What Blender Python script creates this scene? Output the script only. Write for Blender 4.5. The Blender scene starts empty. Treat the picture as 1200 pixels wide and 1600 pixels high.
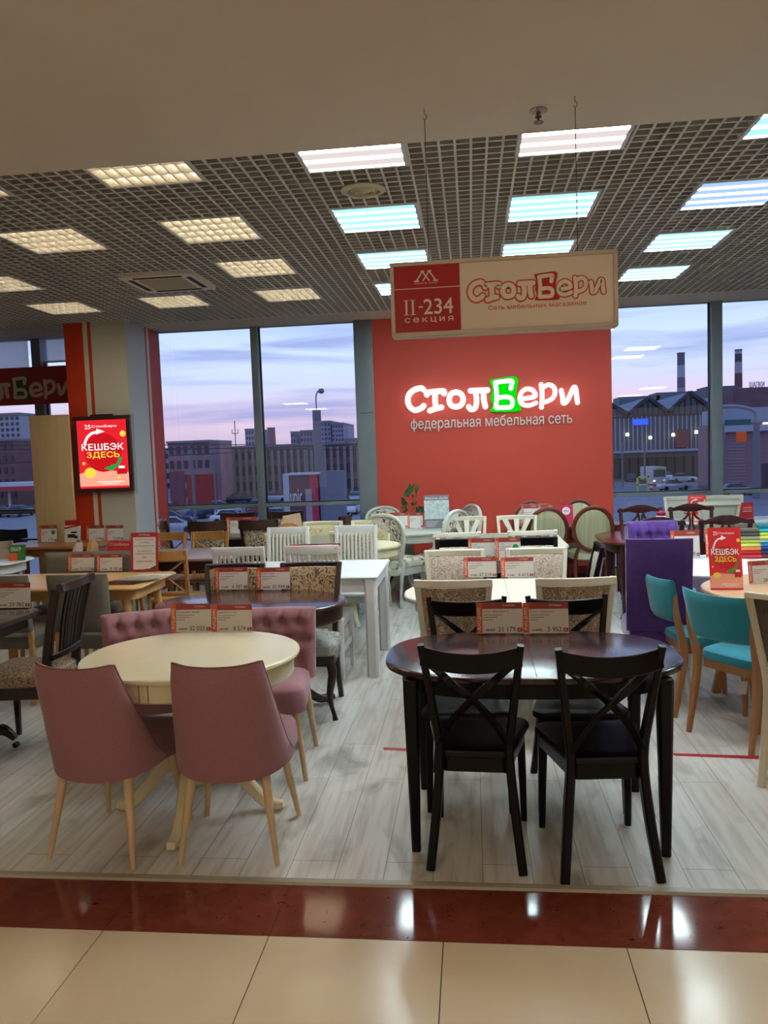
import bpy, bmesh, math, random
from mathutils import Vector, Matrix, Euler
random.seed(7)
C = bpy.context.scene.collection
PI = math.pi
# ------------------------------------------------------------------ camera
CAM_H = 1.648
f_px = 1229.5
AX = Vector((0.99331033, -0.02724603, -0.11221514))
AY = Vector((0.10975689, -0.07925543, 0.99079362))
AZ = Vector((-0.03588885, -0.99648193, -0.0757348))
cam_data = bpy.data.cameras.new('camera'); cam = bpy.data.objects.new('camera', cam_data); C.objects.link(cam)
cam_data.sensor_width = 36.0; cam_data.lens = f_px / 1600 * 36.0; cam_data.clip_end = 2000
right = Vector((AX[0], AY[0], AZ[0])); down = Vector((AX[1], AY[1], AZ[1])); fwd = Vector((AX[2], AY[2], AZ[2]))
M = Matrix.Identity(4)
for i in range(3):
    M[i][0] = right[i]; M[i][1] = -down[i]; M[i][2] = -fwd[i]
M[2][3] = CAM_H
cam.matrix_world = M
bpy.context.scene.camera = cam
# ------------------------------------------------------------------ colour management
sc = bpy.context.scene
sc.view_settings.view_transform = 'Standard'; sc.view_settings.look = 'None'
sc.view_settings.exposure = 0.4; sc.view_settings.gamma = 1.0; sc.view_settings.use_curve_mapping = False
# light levels (radiance of the lamps, the added rear fill and the evening sky)
LAMP_COOL = 56; LAMP_WHITE = 52; LAMP_WARM = 13; MALL_LAMP = 11.5; REAR_FILL = 0.35; SKY = 1.15
# ------------------------------------------------------------------ world: dusk sky with streaky clouds
def lin(h):
    h = h.lstrip('#'); o = []
    for i in (0, 2, 4):
        c = int(h[i:i+2], 16) / 255
        o.append(c / 12.92 if c <= .04045 else ((c + .055) / 1.055) ** 2.4)
    return (*o, 1)
w = bpy.data.worlds.new('evening_sky'); sc.world = w; w.use_nodes = True
nt = w.node_tree; N = nt.nodes; L = nt.links; N.clear()
out = N.new('ShaderNodeOutputWorld'); bg = N.new('ShaderNodeBackground'); bg.inputs[1].default_value = SKY
tc = N.new('ShaderNodeTexCoord'); sep = N.new('ShaderNodeSeparateXYZ'); L.new(tc.outputs['Generated'], sep.inputs[0])
ramp = N.new('ShaderNodeValToRGB'); L.new(sep.outputs[2], ramp.inputs[0]); e = ramp.color_ramp.elements
e[0].position = 0.0; e[0].color = lin('a898b4')
e[1].position = 1.0; e[1].color = lin('7f9ccc')
for p, c in ((0.02, 'c9b4cc'), (0.05, 'e2c6d6'), (0.085, 'cdd3ee'), (0.13, 'cbdcf8'), (0.2, 'a9c3f2'), (0.4, '93b0e4')):
    q = e.new(p); q.color = lin(c)
mp = N.new('ShaderNodeMapping'); mp.inputs['Scale'].default_value = (2.2, 2.2, 26); L.new(tc.outputs['Generated'], mp.inputs[0])
no = N.new('ShaderNodeTexNoise'); no.inputs['Scale'].default_value = 1.6; no.inputs['Detail'].default_value = 5; no.inputs['Distortion'].default_value = .4
L.new(mp.outputs[0], no.inputs['Vector'])
cr = N.new('ShaderNodeValToRGB'); L.new(no.outputs[0], cr.inputs[0]); cr.color_ramp.elements[0].position = .46; cr.color_ramp.elements[0].color = (0, 0, 0, 1)
cr.color_ramp.elements[1].position = .66; cr.color_ramp.elements[1].color = (.7, .7, .7, 1)
mx = N.new('ShaderNodeMixRGB'); mx.inputs[2].default_value = lin('8796cc'); L.new(cr.outputs[0], mx.inputs[0]); L.new(ramp.outputs[0], mx.inputs[1])
L.new(mx.outputs[0], bg.inputs[0]); L.new(bg.outputs[0], out.inputs[0])

# ------------------------------------------------------------------ measured points
def ray(px, py):
    d = Vector((px - 600, py - 800, f_px)); return Vector((d.dot(AX), d.dot(AY), d.dot(AZ)))
def at(px, py, z=0.0):
    r = ray(px, py); t = (z - CAM_H) / r.z; return (r.x * t, r.y * t)
def aty(px, py, y):
    r = ray(px, py); t = y / r.y; return (r.x * t, CAM_H + r.z * t)

# ------------------------------------------------------------------ materials
MATS = {}
def pmat(name, col, rough=.5, metal=0.0, spec=.5, emit=None, es=0.0, alpha=None, coat=0.0, sheen=0.0):
    if name in MATS: return MATS[name]
    m = bpy.data.materials.new(name); m.use_nodes = True
    b = m.node_tree.nodes['Principled BSDF']
    c = lin(col) if isinstance(col, str) else col
    b.inputs['Base Color'].default_value = c; b.inputs['Roughness'].default_value = rough
    b.inputs['Metallic'].default_value = metal; b.inputs['Specular IOR Level'].default_value = spec
    if coat: b.inputs['Coat Weight'].default_value = coat; b.inputs['Coat Roughness'].default_value = .12
    if sheen: b.inputs['Sheen Weight'].default_value = sheen; b.inputs['Sheen Roughness'].default_value = .4
    if emit: b.inputs['Emission Color'].default_value = lin(emit); b.inputs['Emission Strength'].default_value = es
    MATS[name] = m; return m
def nodes(m): return m.node_tree.nodes, m.node_tree.links, m.node_tree.nodes['Principled BSDF']
def noisy(name, c1, c2, scale=(1, 1, 1), ns=8, lo=.35, hi=.65, rough=.5, detail=3, dist=0, bump=0, bscale=None, **k):
    """two-tone procedural surface: wood grain when scale is stretched, fabric when fine"""
    if name in MATS: return MATS[name]
    m = pmat(name, c1, rough, **k); n, l, b = nodes(m)
    t = n.new('ShaderNodeTexCoord'); mp = n.new('ShaderNodeMapping'); mp.inputs['Scale'].default_value = scale; l.new(t.outputs['Object'], mp.inputs[0])
    x = n.new('ShaderNodeTexNoise'); x.inputs['Scale'].default_value = ns; x.inputs['Detail'].default_value = detail; x.inputs['Distortion'].default_value = dist
    l.new(mp.outputs[0], x.inputs['Vector'])
    r = n.new('ShaderNodeValToRGB'); l.new(x.outputs[0], r.inputs[0])
    r.color_ramp.elements[0].position = lo; r.color_ramp.elements[0].color = lin(c1)
    r.color_ramp.elements[1].position = hi; r.color_ramp.elements[1].color = lin(c2)
    l.new(r.outputs[0], b.inputs['Base Color'])
    if bump:
        bp = n.new('ShaderNodeBump'); bp.inputs['Strength'].default_value = bump; bp.inputs['Distance'].default_value = .002
        if bscale:
            y = n.new('ShaderNodeTexNoise'); y.inputs['Scale'].default_value = bscale; l.new(t.outputs['Object'], y.inputs['Vector']); l.new(y.outputs[0], bp.inputs['Height'])
        else: l.new(x.outputs[0], bp.inputs['Height'])
        l.new(bp.outputs[0], b.inputs['Normal'])
    return m
def damask(name, base, fig, scale=9, rough=.8, lo=.5, hi=.53):
    """curling figured weave: distorted noise cut into bands"""
    if name in MATS: return MATS[name]
    m = pmat(name, base, rough); n, l, b = nodes(m)
    t = n.new('ShaderNodeTexCoord'); x = n.new('ShaderNodeTexNoise'); x.inputs['Scale'].default_value = scale; x.inputs['Detail'].default_value = 1.0; x.inputs['Distortion'].default_value = 2.4
    l.new(t.outputs['Object'], x.inputs['Vector'])
    mul = n.new('ShaderNodeMath'); mul.operation = 'MULTIPLY'; mul.inputs[1].default_value = 34; l.new(x.outputs[0], mul.inputs[0])
    s = n.new('ShaderNodeMath'); s.operation = 'SINE'; l.new(mul.outputs[0], s.inputs[0])
    y = n.new('ShaderNodeTexNoise'); y.inputs['Scale'].default_value = scale * .8; l.new(t.outputs['Object'], y.inputs['Vector'])
    gt = n.new('ShaderNodeMath'); gt.operation = 'GREATER_THAN'; gt.inputs[1].default_value = lo; l.new(y.outputs[0], gt.inputs[0])
    r = n.new('ShaderNodeMapRange'); r.inputs[1].default_value = 0.1; r.inputs[2].default_value = .5; l.new(s.outputs[0], r.inputs[0])
    mu = n.new('ShaderNodeMath'); mu.operation = 'MULTIPLY'; l.new(r.outputs[0], mu.inputs[0]); l.new(gt.outputs[0], mu.inputs[1])
    mixc = n.new('ShaderNodeMixRGB'); mixc.inputs[1].default_value = lin(base); mixc.inputs[2].default_value = lin(fig)
    l.new(mu.outputs[0], mixc.inputs[0]); l.new(mixc.outputs[0], b.inputs['Base Color'])
    return m
def wood(name, c1, c2, axis=2, rough=.4, **k):
    s = [22, 22, 22]; s[axis] = 1.6
    return noisy(name, c1, c2, tuple(s), 1.0, .3, .7, rough, 4, .3, **k)
def emis(name, col, strength):
    if name in MATS: return MATS[name]
    m = bpy.data.materials.new(name); m.use_nodes = True; n = m.node_tree.nodes; l = m.node_tree.links; n.clear()
    o = n.new('ShaderNodeOutputMaterial'); e_ = n.new('ShaderNodeEmission'); e_.inputs[0].default_value = lin(col); e_.inputs[1].default_value = strength
    l.new(e_.outputs[0], o.inputs[0]); MATS[name] = m; return m
def glassy(name, tint=(.93, .95, .97), gain=1.0, rough=0.0, base=0.0):
    if name in MATS: return MATS[name]
    m = bpy.data.materials.new(name); m.use_nodes = True; n = m.node_tree.nodes; l = m.node_tree.links; n.clear()
    o = n.new('ShaderNodeOutputMaterial'); tr = n.new('ShaderNodeBsdfTransparent'); tr.inputs[0].default_value = (*tint, 1)
    g = n.new('ShaderNodeBsdfGlossy'); g.inputs['Roughness'].default_value = rough
    fr = n.new('ShaderNodeFresnel'); fr.inputs[0].default_value = 1.5
    ma = n.new('ShaderNodeMath'); ma.operation = 'MULTIPLY_ADD'; ma.inputs[1].default_value = gain; ma.inputs[2].default_value = base; ma.use_clamp = True
    l.new(fr.outputs[0], ma.inputs[0]); mi = n.new('ShaderNodeMixShader'); l.new(ma.outputs[0], mi.inputs[0]); l.new(tr.outputs[0], mi.inputs[1]); l.new(g.outputs[0], mi.inputs[2])
    l.new(mi.outputs[0], o.inputs[0]); MATS[name] = m; return m

# ------------------------------------------------------------------ mesh helpers
def catmull(pts, n=6):
    P = [Vector(p) for p in pts]; P = [2 * P[0] - P[1]] + P + [2 * P[-1] - P[-2]]; o = []
    for i in range(1, len(P) - 2):
        for k in range(n):
            t = k / n; a, b, c, d = P[i-1], P[i], P[i+1], P[i+2]
            o.append(.5 * ((2 * b) + (-a + c) * t + (2 * a - 5 * b + 4 * c - d) * t * t + (-a + 3 * b - 3 * c + d) * t ** 3))
    o.append(P[-2]); return o
class MB:
    def __init__(s): s.v = []; s.f = []; s.mi = []; s.mats = []; s.cur = 0; s.T = None
    def use(s, m):
        if m not in s.mats: s.mats.append(m)
        s.cur = s.mats.index(m); return s
    def add(s, vs, fs):
        b = len(s.v)
        for p in vs:
            p = Vector(p); s.v.append(s.T @ p if s.T else p)
        for q in fs: s.f.append([i + b for i in q]); s.mi.append(s.cur)
        return s
    def box(s, x0, x1, y0, y1, z0, z1):
        return s.add([(x0, y0, z0), (x1, y0, z0), (x1, y1, z0), (x0, y1, z0), (x0, y0, z1), (x1, y0, z1), (x1, y1, z1), (x0, y1, z1)],
                     [(0, 3, 2, 1), (4, 5, 6, 7), (0, 1, 5, 4), (1, 2, 6, 5), (2, 3, 7, 6), (3, 0, 4, 7)])
    def loft(s, rings, cap=True, closed=True):
        n = len(rings[0]); vs = [p for r in rings for p in r]; fs = []
        for i in range(len(rings) - 1):
            for j in range(n if closed else n - 1):
                k = (j + 1) % n; fs.append((i*n+j, i*n+k, (i+1)*n+k, (i+1)*n+j))
        if cap: fs.append(tuple(range(n))[::-1]); fs.append(tuple((len(rings)-1)*n + j for j in range(n)))
        return s.add(vs, fs)
    def sweep(s, pts, sec, side=(1, 0, 0)):
        """rectangular member: sec = (a, b) or list of them; a along side, b across"""
        P = [Vector(p) for p in pts]; side = Vector(side).normalized(); R = []
        if not isinstance(sec, list): sec = [sec] * len(P)
        if len(sec) != len(P):
            m_ = len(sec) - 1; sec = [tuple(sec[min(int(u), m_-1)][q] * (1 - (u - min(int(u), m_-1))) + sec[min(int(u), m_-1)+1][q] * (u - min(int(u), m_-1)) for q in (0, 1)) for u in [i * m_ / (len(P)-1) for i in range(len(P))]]
        for i, p in enumerate(P):
            t = (P[min(i+1, len(P)-1)] - P[max(i-1, 0)]).normalized(); o = t.cross(side).normalized(); sd = o.cross(t).normalized()
            a, b = sec[i][0] / 2, sec[i][1] / 2; c = min(a, b) * .35
            R.append([p + sd*x + o*y for x, y in ((-a+c, -b), (a-c, -b), (a, -b+c), (a, b-c), (a-c, b), (-a+c, b), (-a, b-c), (-a, -b+c))])
        return s.loft(R)
    def beam(s, p, q, sec, sec2=None, side=(1, 0, 0)): return s.sweep([p, q], [sec, sec2 or sec], side)
    def tube(s, pts, r, n=10):
        P = [Vector(p) for p in pts]; R = []; up = None
        rs = r if isinstance(r, (list, tuple)) else [r] * len(P)
        if len(rs) != len(P):
            m_ = len(rs) - 1; o = []
            for i in range(len(P)):
                u = i * m_ / (len(P) - 1); k = min(int(u), m_ - 1); o.append(rs[k] * (1 - u + k) + rs[k+1] * (u - k))
            rs = o
        for i, p in enumerate(P):
            t = (P[min(i+1, len(P)-1)] - P[max(i-1, 0)]).normalized()
            if up is None: up = Vector((1, 0, 0)) if abs(t.x) < .8 else Vector((0, 1, 0))
            a = (up - t * up.dot(t)).normalized(); up = a; b = t.cross(a)
            R.append([p + (a * math.cos(2*PI*k/n) + b * math.sin(2*PI*k/n)) * rs[i] for k in range(n)])
        return s.loft(R)
    def lathe(s, prof, n=24, c=(0, 0, 0)):
        R = [[(c[0] + r*math.cos(2*PI*k/n), c[1] + r*math.sin(2*PI*k/n), c[2] + z) for k in range(n)] for r, z in prof]
        return s.loft(R)
    def lout(s, outl, prof, c=(0, 0)):
        """outline lofted through (inset, z)"""
        mr = max(max(abs(p[0]) for p in outl), 1e-6); mr2 = max(max(abs(p[1]) for p in outl), 1e-6)
        R = [[(c[0] + p[0] * (1 - i / mr), c[1] + p[1] * (1 - i / mr2), z) for p in outl] for i, z in prof]
        return s.loft(R)
    def plate(s, outl, y0, y1):
        """x-z outline given thickness along y"""
        return s.loft([[(p[0], y0, p[1]) for p in outl], [(p[0], y1, p[1]) for p in outl]])
    def solid(s, F, B, nu, nv):
        """closed panel from front F(u,v) and back B(u,v)"""
        vs = []; fs = []
        for fn in (F, B):
            for i in range(nu + 1):
                for j in range(nv + 1): vs.append(fn(i / nu, j / nv))
        W = nv + 1; O = (nu + 1) * W
        for i in range(nu):
            for j in range(nv):
                fs.append((i*W+j, (i+1)*W+j, (i+1)*W+j+1, i*W+j+1)); fs.append((O+i*W+j, O+i*W+j+1, O+(i+1)*W+j+1, O+(i+1)*W+j))
        for i in range(nu):
            fs.append((i*W, O+i*W, O+(i+1)*W, (i+1)*W)); fs.append((i*W+nv, (i+1)*W+nv, O+(i+1)*W+nv, O+i*W+nv))
        for j in range(nv):
            fs.append((j, j+1, O+j+1, O+j)); q = nu * W; fs.append((q+j, O+q+j, O+q+j+1, q+j+1))
        return s.add(vs, fs)
    def build(s, name, mat=None, parent=None, bevel=0, smooth=True, angle=35, kind=None):
        me = bpy.data.meshes.new(name); me.from_pydata([tuple(p) for p in s.v], [], s.f)
        ms = s.mats if s.mats else [mat]
        for m in ms: me.materials.append(m)
        if s.mats: me.polygons.foreach_set('material_index', s.mi)
        b = bmesh.new(); b.from_mesh(me); bmesh.ops.recalc_face_normals(b, faces=b.faces)
        if bevel:
            ed = [x for x in b.edges if len(x.link_faces) == 2 and x.calc_face_angle(0) > .8]
            bmesh.ops.bevel(b, geom=ed, offset=bevel, segments=2, affect='EDGES', profile=.6, clamp_overlap=True)
        b.to_mesh(me); b.free()
        if smooth:
            me.polygons.foreach_set('use_smooth', [True] * len(me.polygons)); me.set_sharp_from_angle(angle=math.radians(angle))
        o = bpy.data.objects.new(name, me); C.objects.link(o)
        if parent: o.parent = parent
        if kind: o['kind'] = kind
        return o
def empty(name, loc=(0, 0, 0), rz=0, rx=0):
    o = bpy.data.objects.new(name, None); o.empty_display_size = .1; C.objects.link(o); o.location = loc; o.rotation_euler = (rx, 0, rz); return o
def tag(o, label, cat, group=None, kind=None):
    o['label'] = label; o['category'] = cat
    if group: o['group'] = group
    if kind: o['kind'] = kind
    return o
def struct(o): o['kind'] = 'structure'; return o
KIDS = {}
def kids(o):
    if o.name not in KIDS: KIDS[o.name] = [c for c in bpy.data.objects if c.parent == o]
    return KIDS[o.name]
def copy_tree(o, parent=None):
    c = o.copy(); C.objects.link(c)
    if parent: c.parent = parent
    for ch in kids(o): copy_tree(ch, c)
    return c
PROTO = {}
def place(key, maker, x, y, deg, label, cat, group=None, z=0, sc=1.0, sz=None):
    """first use places the built thing itself, later uses copy it with its parts; deg turns the facing direction from +Y"""
    if key not in PROTO: PROTO[key] = o = maker()
    else: o = copy_tree(PROTO[key])
    o.location = (x, y, z); o.rotation_euler = (0, 0, math.radians(deg)); o.scale = (sc, sc, sz or sc)
    if 'group' in o: del o['group']
    tag(o, label, cat, group); return o
def rrect(w, d, r, n=6, wb=None):
    """rounded (tapered) rectangle outline, wb = width at the back (y<0)"""
    wb = wb or w; o = []
    for cx, cy, a0, ww in ((1, 1, 0, w), (-1, 1, 90, w), (-1, -1, 180, wb), (1, -1, 270, wb)):
        for k in range(n + 1):
            a = math.radians(a0 + 90 * k / n); o.append((cx * (ww/2 - r) + r * math.cos(a), cy * (d/2 - r) + r * math.sin(a)))
    return o
def superell(rx, ry, p=2.0, n=56):
    o = []
    for k in range(n):
        a = 2 * PI * k / n; c, s_ = math.cos(a), math.sin(a)
        o.append((rx * math.copysign(abs(c) ** (2/p), c), ry * math.copysign(abs(s_) ** (2/p), s_)))
    return o
TXT = {}
from mathutils.geometry import delaunay_2d_cdt
def text_mesh(body, bold=0.0, spacing=1.0):
    """letter outlines filled by winding number, so overlapping contours stay whole"""
    k = (body, spacing)
    if k in TXT: return TXT[k]
    cu = bpy.data.curves.new('lettering', 'FONT'); cu.body = body; cu.size = 1; cu.space_character = spacing; cu.resolution_u = 3; cu.fill_mode = 'NONE'
    o = bpy.data.objects.new('lettering', cu); C.objects.link(o)
    dg = bpy.context.evaluated_depsgraph_get(); me = o.evaluated_get(dg).to_mesh()
    V = [(v.co.x, v.co.y) for v in me.vertices]; E_ = [tuple(e_.vertices) for e_ in me.edges]
    bpy.data.objects.remove(o); bpy.data.curves.remove(cu)
    nb = {}
    for a, b in E_: nb.setdefault(a, []).append(b); nb.setdefault(b, []).append(a)
    seen = set(); loops = []
    for a in range(len(V)):
        if a in seen or a not in nb: continue
        lp = [a]; seen.add(a); cur = a; nxt = a + 1 if a + 1 in nb[a] else nb[a][0]
        while nxt not in seen: lp.append(nxt); seen.add(nxt); cand = [q for q in nb[nxt] if q not in seen]; nxt = cand[0] if cand else a
        loops.append(lp)
    vs, fs = [], []; groups = []
    for lp in loops:                                    # letters apart: group the loops that overlap in x
        xs = [V[q][0] for q in lp]; g = [min(xs), max(xs), [lp]]
        for h in [h for h in groups if h[0] < g[1] and g[0] < h[1]]: groups.remove(h); g = [min(g[0], h[0]), max(g[1], h[1]), g[2] + h[2]]
        groups.append(g)
    for _, _, lps in groups:
        pts = []; edges = []; polys = []
        for lp in lps:
            b = len(pts); n = len(lp); pts += [Vector(V[q]) for q in lp]; edges += [(b + i, b + (i+1) % n) for i in range(n)]; polys.append([V[q] for q in lp])
        r_ = delaunay_2d_cdt(pts, edges, [], 0, 1e-6); b = len(vs); vs += [(p.x, p.y) for p in r_[0]]
        for t in r_[2]:
            cx = sum(r_[0][q].x for q in t) / len(t); cy = sum(r_[0][q].y for q in t) / len(t); wn = 0
            for P in polys:
                for (x0, y0), (x1, y1) in zip(P, P[1:] + P[:1]):
                    if (y0 <= cy) != (y1 <= cy):
                        if x0 + (cy - y0) * (x1 - x0) / (y1 - y0) > cx: wn += 1 if y1 > y0 else -1
            if wn: fs.append(tuple(b + q for q in t))
    x0 = min(v[0] for v in vs); x1 = max(v[0] for v in vs); y0 = min(v[1] for v in vs); y1 = max(v[1] for v in vs)
    TXT[k] = ([((v[0]-x0) / (x1-x0), (v[1]-y0) / (y1-y0)) for v in vs], fs, (x1-x0) / (y1-y0)); return TXT[k]
def put_text(mb, body, x0, x1, z0, z1=None, y=0.0, bold=0.0, spacing=1.0, vertical=False, depth=0.0):
    """letters facing -Y in an x-z box; z1 None keeps the natural height"""
    vs, fs, asp = text_mesh(body, bold, spacing)
    if z1 is None: z1 = z0 + (x1 - x0) / asp
    if bold:
        d = bold * (x1 - x0 if vertical else z1 - z0) * .45
        for q, (dx, dz) in enumerate(((d, 0), (-d, 0), (0, d), (0, -d))): put_text(mb, body, x0 + dx, x1 + dx, z0 + dz, z1 + dz, y + 2e-5 * (q + 1), 0.0, spacing, vertical, depth)
    if vertical: P = [(x0 + (1 - v[1]) * (x1-x0), y, z0 + v[0] * (z1-z0)) for v in vs]
    else: P = [(x0 + v[0] * (x1-x0), y, z0 + v[1] * (z1-z0)) for v in vs]
    if depth:
        n = len(P); P2 = P + [(p[0], p[1] + depth, p[2]) for p in P]; F = [tuple(q) for q in fs]; cnt = {}
        for q in fs:
            for i in range(len(q)):
                a, b = q[i], q[(i+1) % len(q)]; cnt[(a, b)] = 1
        for a, b in list(cnt):
            if (b, a) not in cnt: F.append((a, b, b + n, a + n))
        mb.add(P2, F)
    else: mb.add(P, fs)
def put_words(body, x0, x1, z0, z1, y, mat, parent, name, depth=0.0):
    """each word of a line becomes a mesh of its own"""
    vs, fs, _ = text_mesh(body); k = len(body.split()) - 1
    xs = sorted((min(vs[q][0] for q in f), max(vs[q][0] for q in f)) for f in fs); gaps = []; hi = 0
    for a, b in xs:
        if a > hi: gaps.append((a - hi, (a + hi) / 2))
        hi = max(hi, b)
    cuts = sorted(g[1] for g in sorted(gaps)[-k:]) if k else []
    old = dict(TXT)
    for w_ in range(k + 1):
        lo, hi = ([-1] + cuts)[w_], (cuts + [2])[w_]; F = [f for f in fs if lo < vs[f[0]][0] < hi]; used = sorted({q for f in F for q in f}); mp_ = {q: i for i, q in enumerate(used)}
        P = [(x0 + vs[q][0] * (x1-x0), y, z0 + vs[q][1] * (z1-z0)) for q in used]; n = len(P); F2 = [tuple(mp_[q] for q in f) for f in F]; E2 = {}
        for q in F2:
            for i in range(len(q)): E2[(q[i], q[(i+1) % len(q)])] = 1
        sides = [(a, b, b + n, a + n) for a, b in E2 if (b, a) not in E2] if depth else []
        m_ = MB(); m_.add(P + ([(p[0], y + depth, p[2]) for p in P] if depth else []), F2 + sides); m_.build(name, mat, parent, smooth=False)
# hand-drawn lettering: strokes traced in a unit-wide box
STROKES = {
 'С': [[(172,158),(158,148),(118,157),(84,183),(70,222),(80,262),(114,287),(156,272),(170,258)]],
 'т': [[(192,190),(196,176),(296,166),(300,182)], [(245,174),(243,225),(246,272)], [(208,290),(245,276),(282,268)]],
 'о': [[(375,172),(345,184),(331,220),(343,255),(375,264),(407,250),(419,214),(404,182),(375,172)]],
 'л': [[(466,164),(520,162),(572,160)], [(497,164),(502,220),(494,268),(468,280),(452,264)], [(549,162),(547,215),(556,262)]],
 'Б': [[(622,112),(628,190),(622,268)], [(620,114),(670,106),(724,104),(720,128),(716,150)], [(628,208),(688,202),(716,212),(724,238),(712,264),(660,268),(624,270)]],
 'е': [[(778,214),(822,208),(866,196),(850,160),(812,152),(780,176),(770,214),(786,246),(826,254),(868,238)]],
 'р': [[(902,124),(908,190),(902,266)], [(906,150),(945,126),(978,140),(986,176),(968,212),(928,232)]],
 'и': [[(1024,160),(1032,200),(1036,240),(1062,222),(1098,144),(1112,150),(1116,190),(1122,236)]]}
GREEN = [(588,95),(622,90),(690,80),(745,77),(762,98),(752,150),(748,212),(776,272),(758,290),(690,293),(600,293),(586,285),(603,250),(590,208),(604,150),(588,112)]
def logo_xy(p): return ((p[0] - 50) / 1080, -(p[1] + .046 * (p[0] - 50) - 318) / 1080)
RIB = [0]
def ribbon(mb, pts, wd, y0, y1, T, smooth=4):
    """one continuous stroke of even width with round ends"""
    P = [Vector((*p, 0)) for p in pts]; P = catmull(P, smooth) if len(P) > 2 else P; L_, R_ = [], []
    RIB[0] = (RIB[0] + 1) % 6; y0 = y0 - RIB[0] * 6e-5
    for i, p in enumerate(P):
        t = (P[min(i+1, len(P)-1)] - P[max(i-1, 0)]).normalized(); o = Vector((-t.y, t.x, 0)) * wd / 2; L_.append(p + o); R_.append(p - o)
    n = len(P); t0 = (P[1] - P[0]).normalized(); t1 = (P[-1] - P[-2]).normalized(); caps = []
    for c, t, s in ((P[0], -t0, 1), (P[-1], t1, 1)):
        a0 = math.atan2(t.y, t.x); caps.append([c + Vector((math.cos(a0 + a), math.sin(a0 + a), 0)) * wd / 2 for a in [PI/2 - PI*k/8 for k in range(9)]])
    def up(q, y): x, z = T(q); return (x, y, z)
    vs = []; fs = []
    for y in (y0, y1):
        for q in L_ + R_: vs.append(up(q, y))
    for b, fl in ((0, 0), (2*n, 1)):
        for i in range(n-1): fs.append((b+i, b+i+1, b+n+i+1, b+n+i))
    for i in range(n-1): fs.append((i, 2*n+i, 2*n+i+1, i+1)); fs.append((n+i, n+i+1, 3*n+i+1, 3*n+i))
    mb.add(vs, fs)
    for k_, cp in enumerate(caps): mb.loft([[up(q, y) for q in cp] for y in (y0 - 1.6e-5 * (k_ + 1), y1 - 1.6e-5 * (k_ + 1))])
def logo(mb_letters, x0, x1, zb, wd=.03, y0=0.0, y1=.01, letters='СтолБери', slant=0.0):
    W = x1 - x0; T = lambda p: (x0 + p[0] * W, zb + p[1] * W + slant * p[0] * W)
    for ch in letters:
        for st in STROKES[ch]:
            t = .8 if ch in 'ериБ' else 1.0
            ribbon(mb_letters, [logo_xy(p) for p in st], wd * t, y0, y1, T)
def logo_patch(mb, x0, x1, zb, y0, y1, grow=1.0, slant=0.0):
    W = x1 - x0; c = (678, 185)
    P = catmull([Vector((c[0] + (p[0]-c[0]) * grow, c[1] + (p[1]-c[1]) * grow, 0)) for p in GREEN + GREEN[:1]], 3)[:-1]
    P = [logo_xy(p) for p in P]
    mb.loft([[(x0 + p[0]*W, y, zb + p[1]*W + slant*p[0]*W) for p in P] for y in (y0, y1)])
# ================================================================== the setting
W = 9.9; ZC = 3.275; ZM = 3.0; YE = 3.575        # window line, grid ceiling, mall ceiling, edge of the mall ceiling
FE = 2.851; TE = 2.53                            # edge of the laminate, edge of the granite band
M_white = noisy('ceiling_plaster', 'd6cdc0', 'dad2c6', (1, 1, 1), 1.2, .3, .7, .9)
M_wallm = pmat('mall_wall', 'b8a48c', .8)
M_web_shade = pmat('grid_web_shaded', 'a5a299', .6)  # webs greyer than the flanges: shade inside the cells put into the colour
M_gridm = pmat('grid_metal', 'dddcd4', .5, spec=.4)
M_void = pmat('plenum', '8d8a82', .9)
M_grey = noisy('grey_mullion', '6f7a82', '77828a', (1, 1, 1), 3, .3, .7, .38, spec=.5)
M_dark = pmat('dark_gasket', '23262b', .5)
M_red = noisy('red_paint', 'c64232', 'ca4635', (1, 1, 1), 1.5, .3, .7, .62)
M_orange = pmat('orange_red_film', 'cf3a14', .45)
M_pill = noisy('pillar_cream', 'cdc8b6', 'd2cdbc', (1, 1, 1), 2, .3, .7, .6)
M_soffit = pmat('soffit_white', 'c4bcae', .8)
# mall tiles
M_tile = noisy('beige_porcelain', 'cbb898', 'd6c5a8', (1, 1, 1), 2.2, .25, .75, .16, 5, .6, spec=.5)
M_grout = pmat('tile_grout', '3c332b', .8)
M_gran = noisy('red_granite', '7c3c2c', '6a3024', (1, 1, 1), 7, .35, .7, .08, 8, 1.5, spec=.55)
nn, ll, bb = nodes(M_gran)
_t = nn.new('ShaderNodeTexCoord'); _m = nn.new('ShaderNodeMapping'); _m.inputs['Scale'].default_value = (8, 14, 8); _m.inputs['Rotation'].default_value = (0, 0, .6); ll.new(_t.outputs['Object'], _m.inputs[0])
_x = nn.new('ShaderNodeTexNoise'); _x.inputs['Scale'].default_value = 2.6; _x.inputs['Detail'].default_value = 6; _x.inputs['Distortion'].default_value = 2.5; ll.new(_m.outputs[0], _x.inputs['Vector'])
_r = nn.new('ShaderNodeValToRGB'); ll.new(_x.outputs[0], _r.inputs[0]); _r.color_ramp.elements[0].position = .3; _r.color_ramp.elements[0].color = lin('2e120e'); _r.color_ramp.elements[1].position = .4; _r.color_ramp.elements[1].color = lin('8a4434')
_mm = nn.new('ShaderNodeMixRGB'); _mm.blend_type = 'DARKEN'; _mm.inputs[0].default_value = .75
_o = bb.inputs['Base Color'].links[0].from_socket; ll.new(_o, _mm.inputs[1]); ll.new(_r.outputs[0], _mm.inputs[2]); ll.new(_mm.outputs[0], bb.inputs['Base Color'])
m = MB(); m.use(M_grout).box(-9, 8, -6, FE, -.06, -.004)
m.use(M_tile)
x0 = -1.338 - .6 * 13
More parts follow.
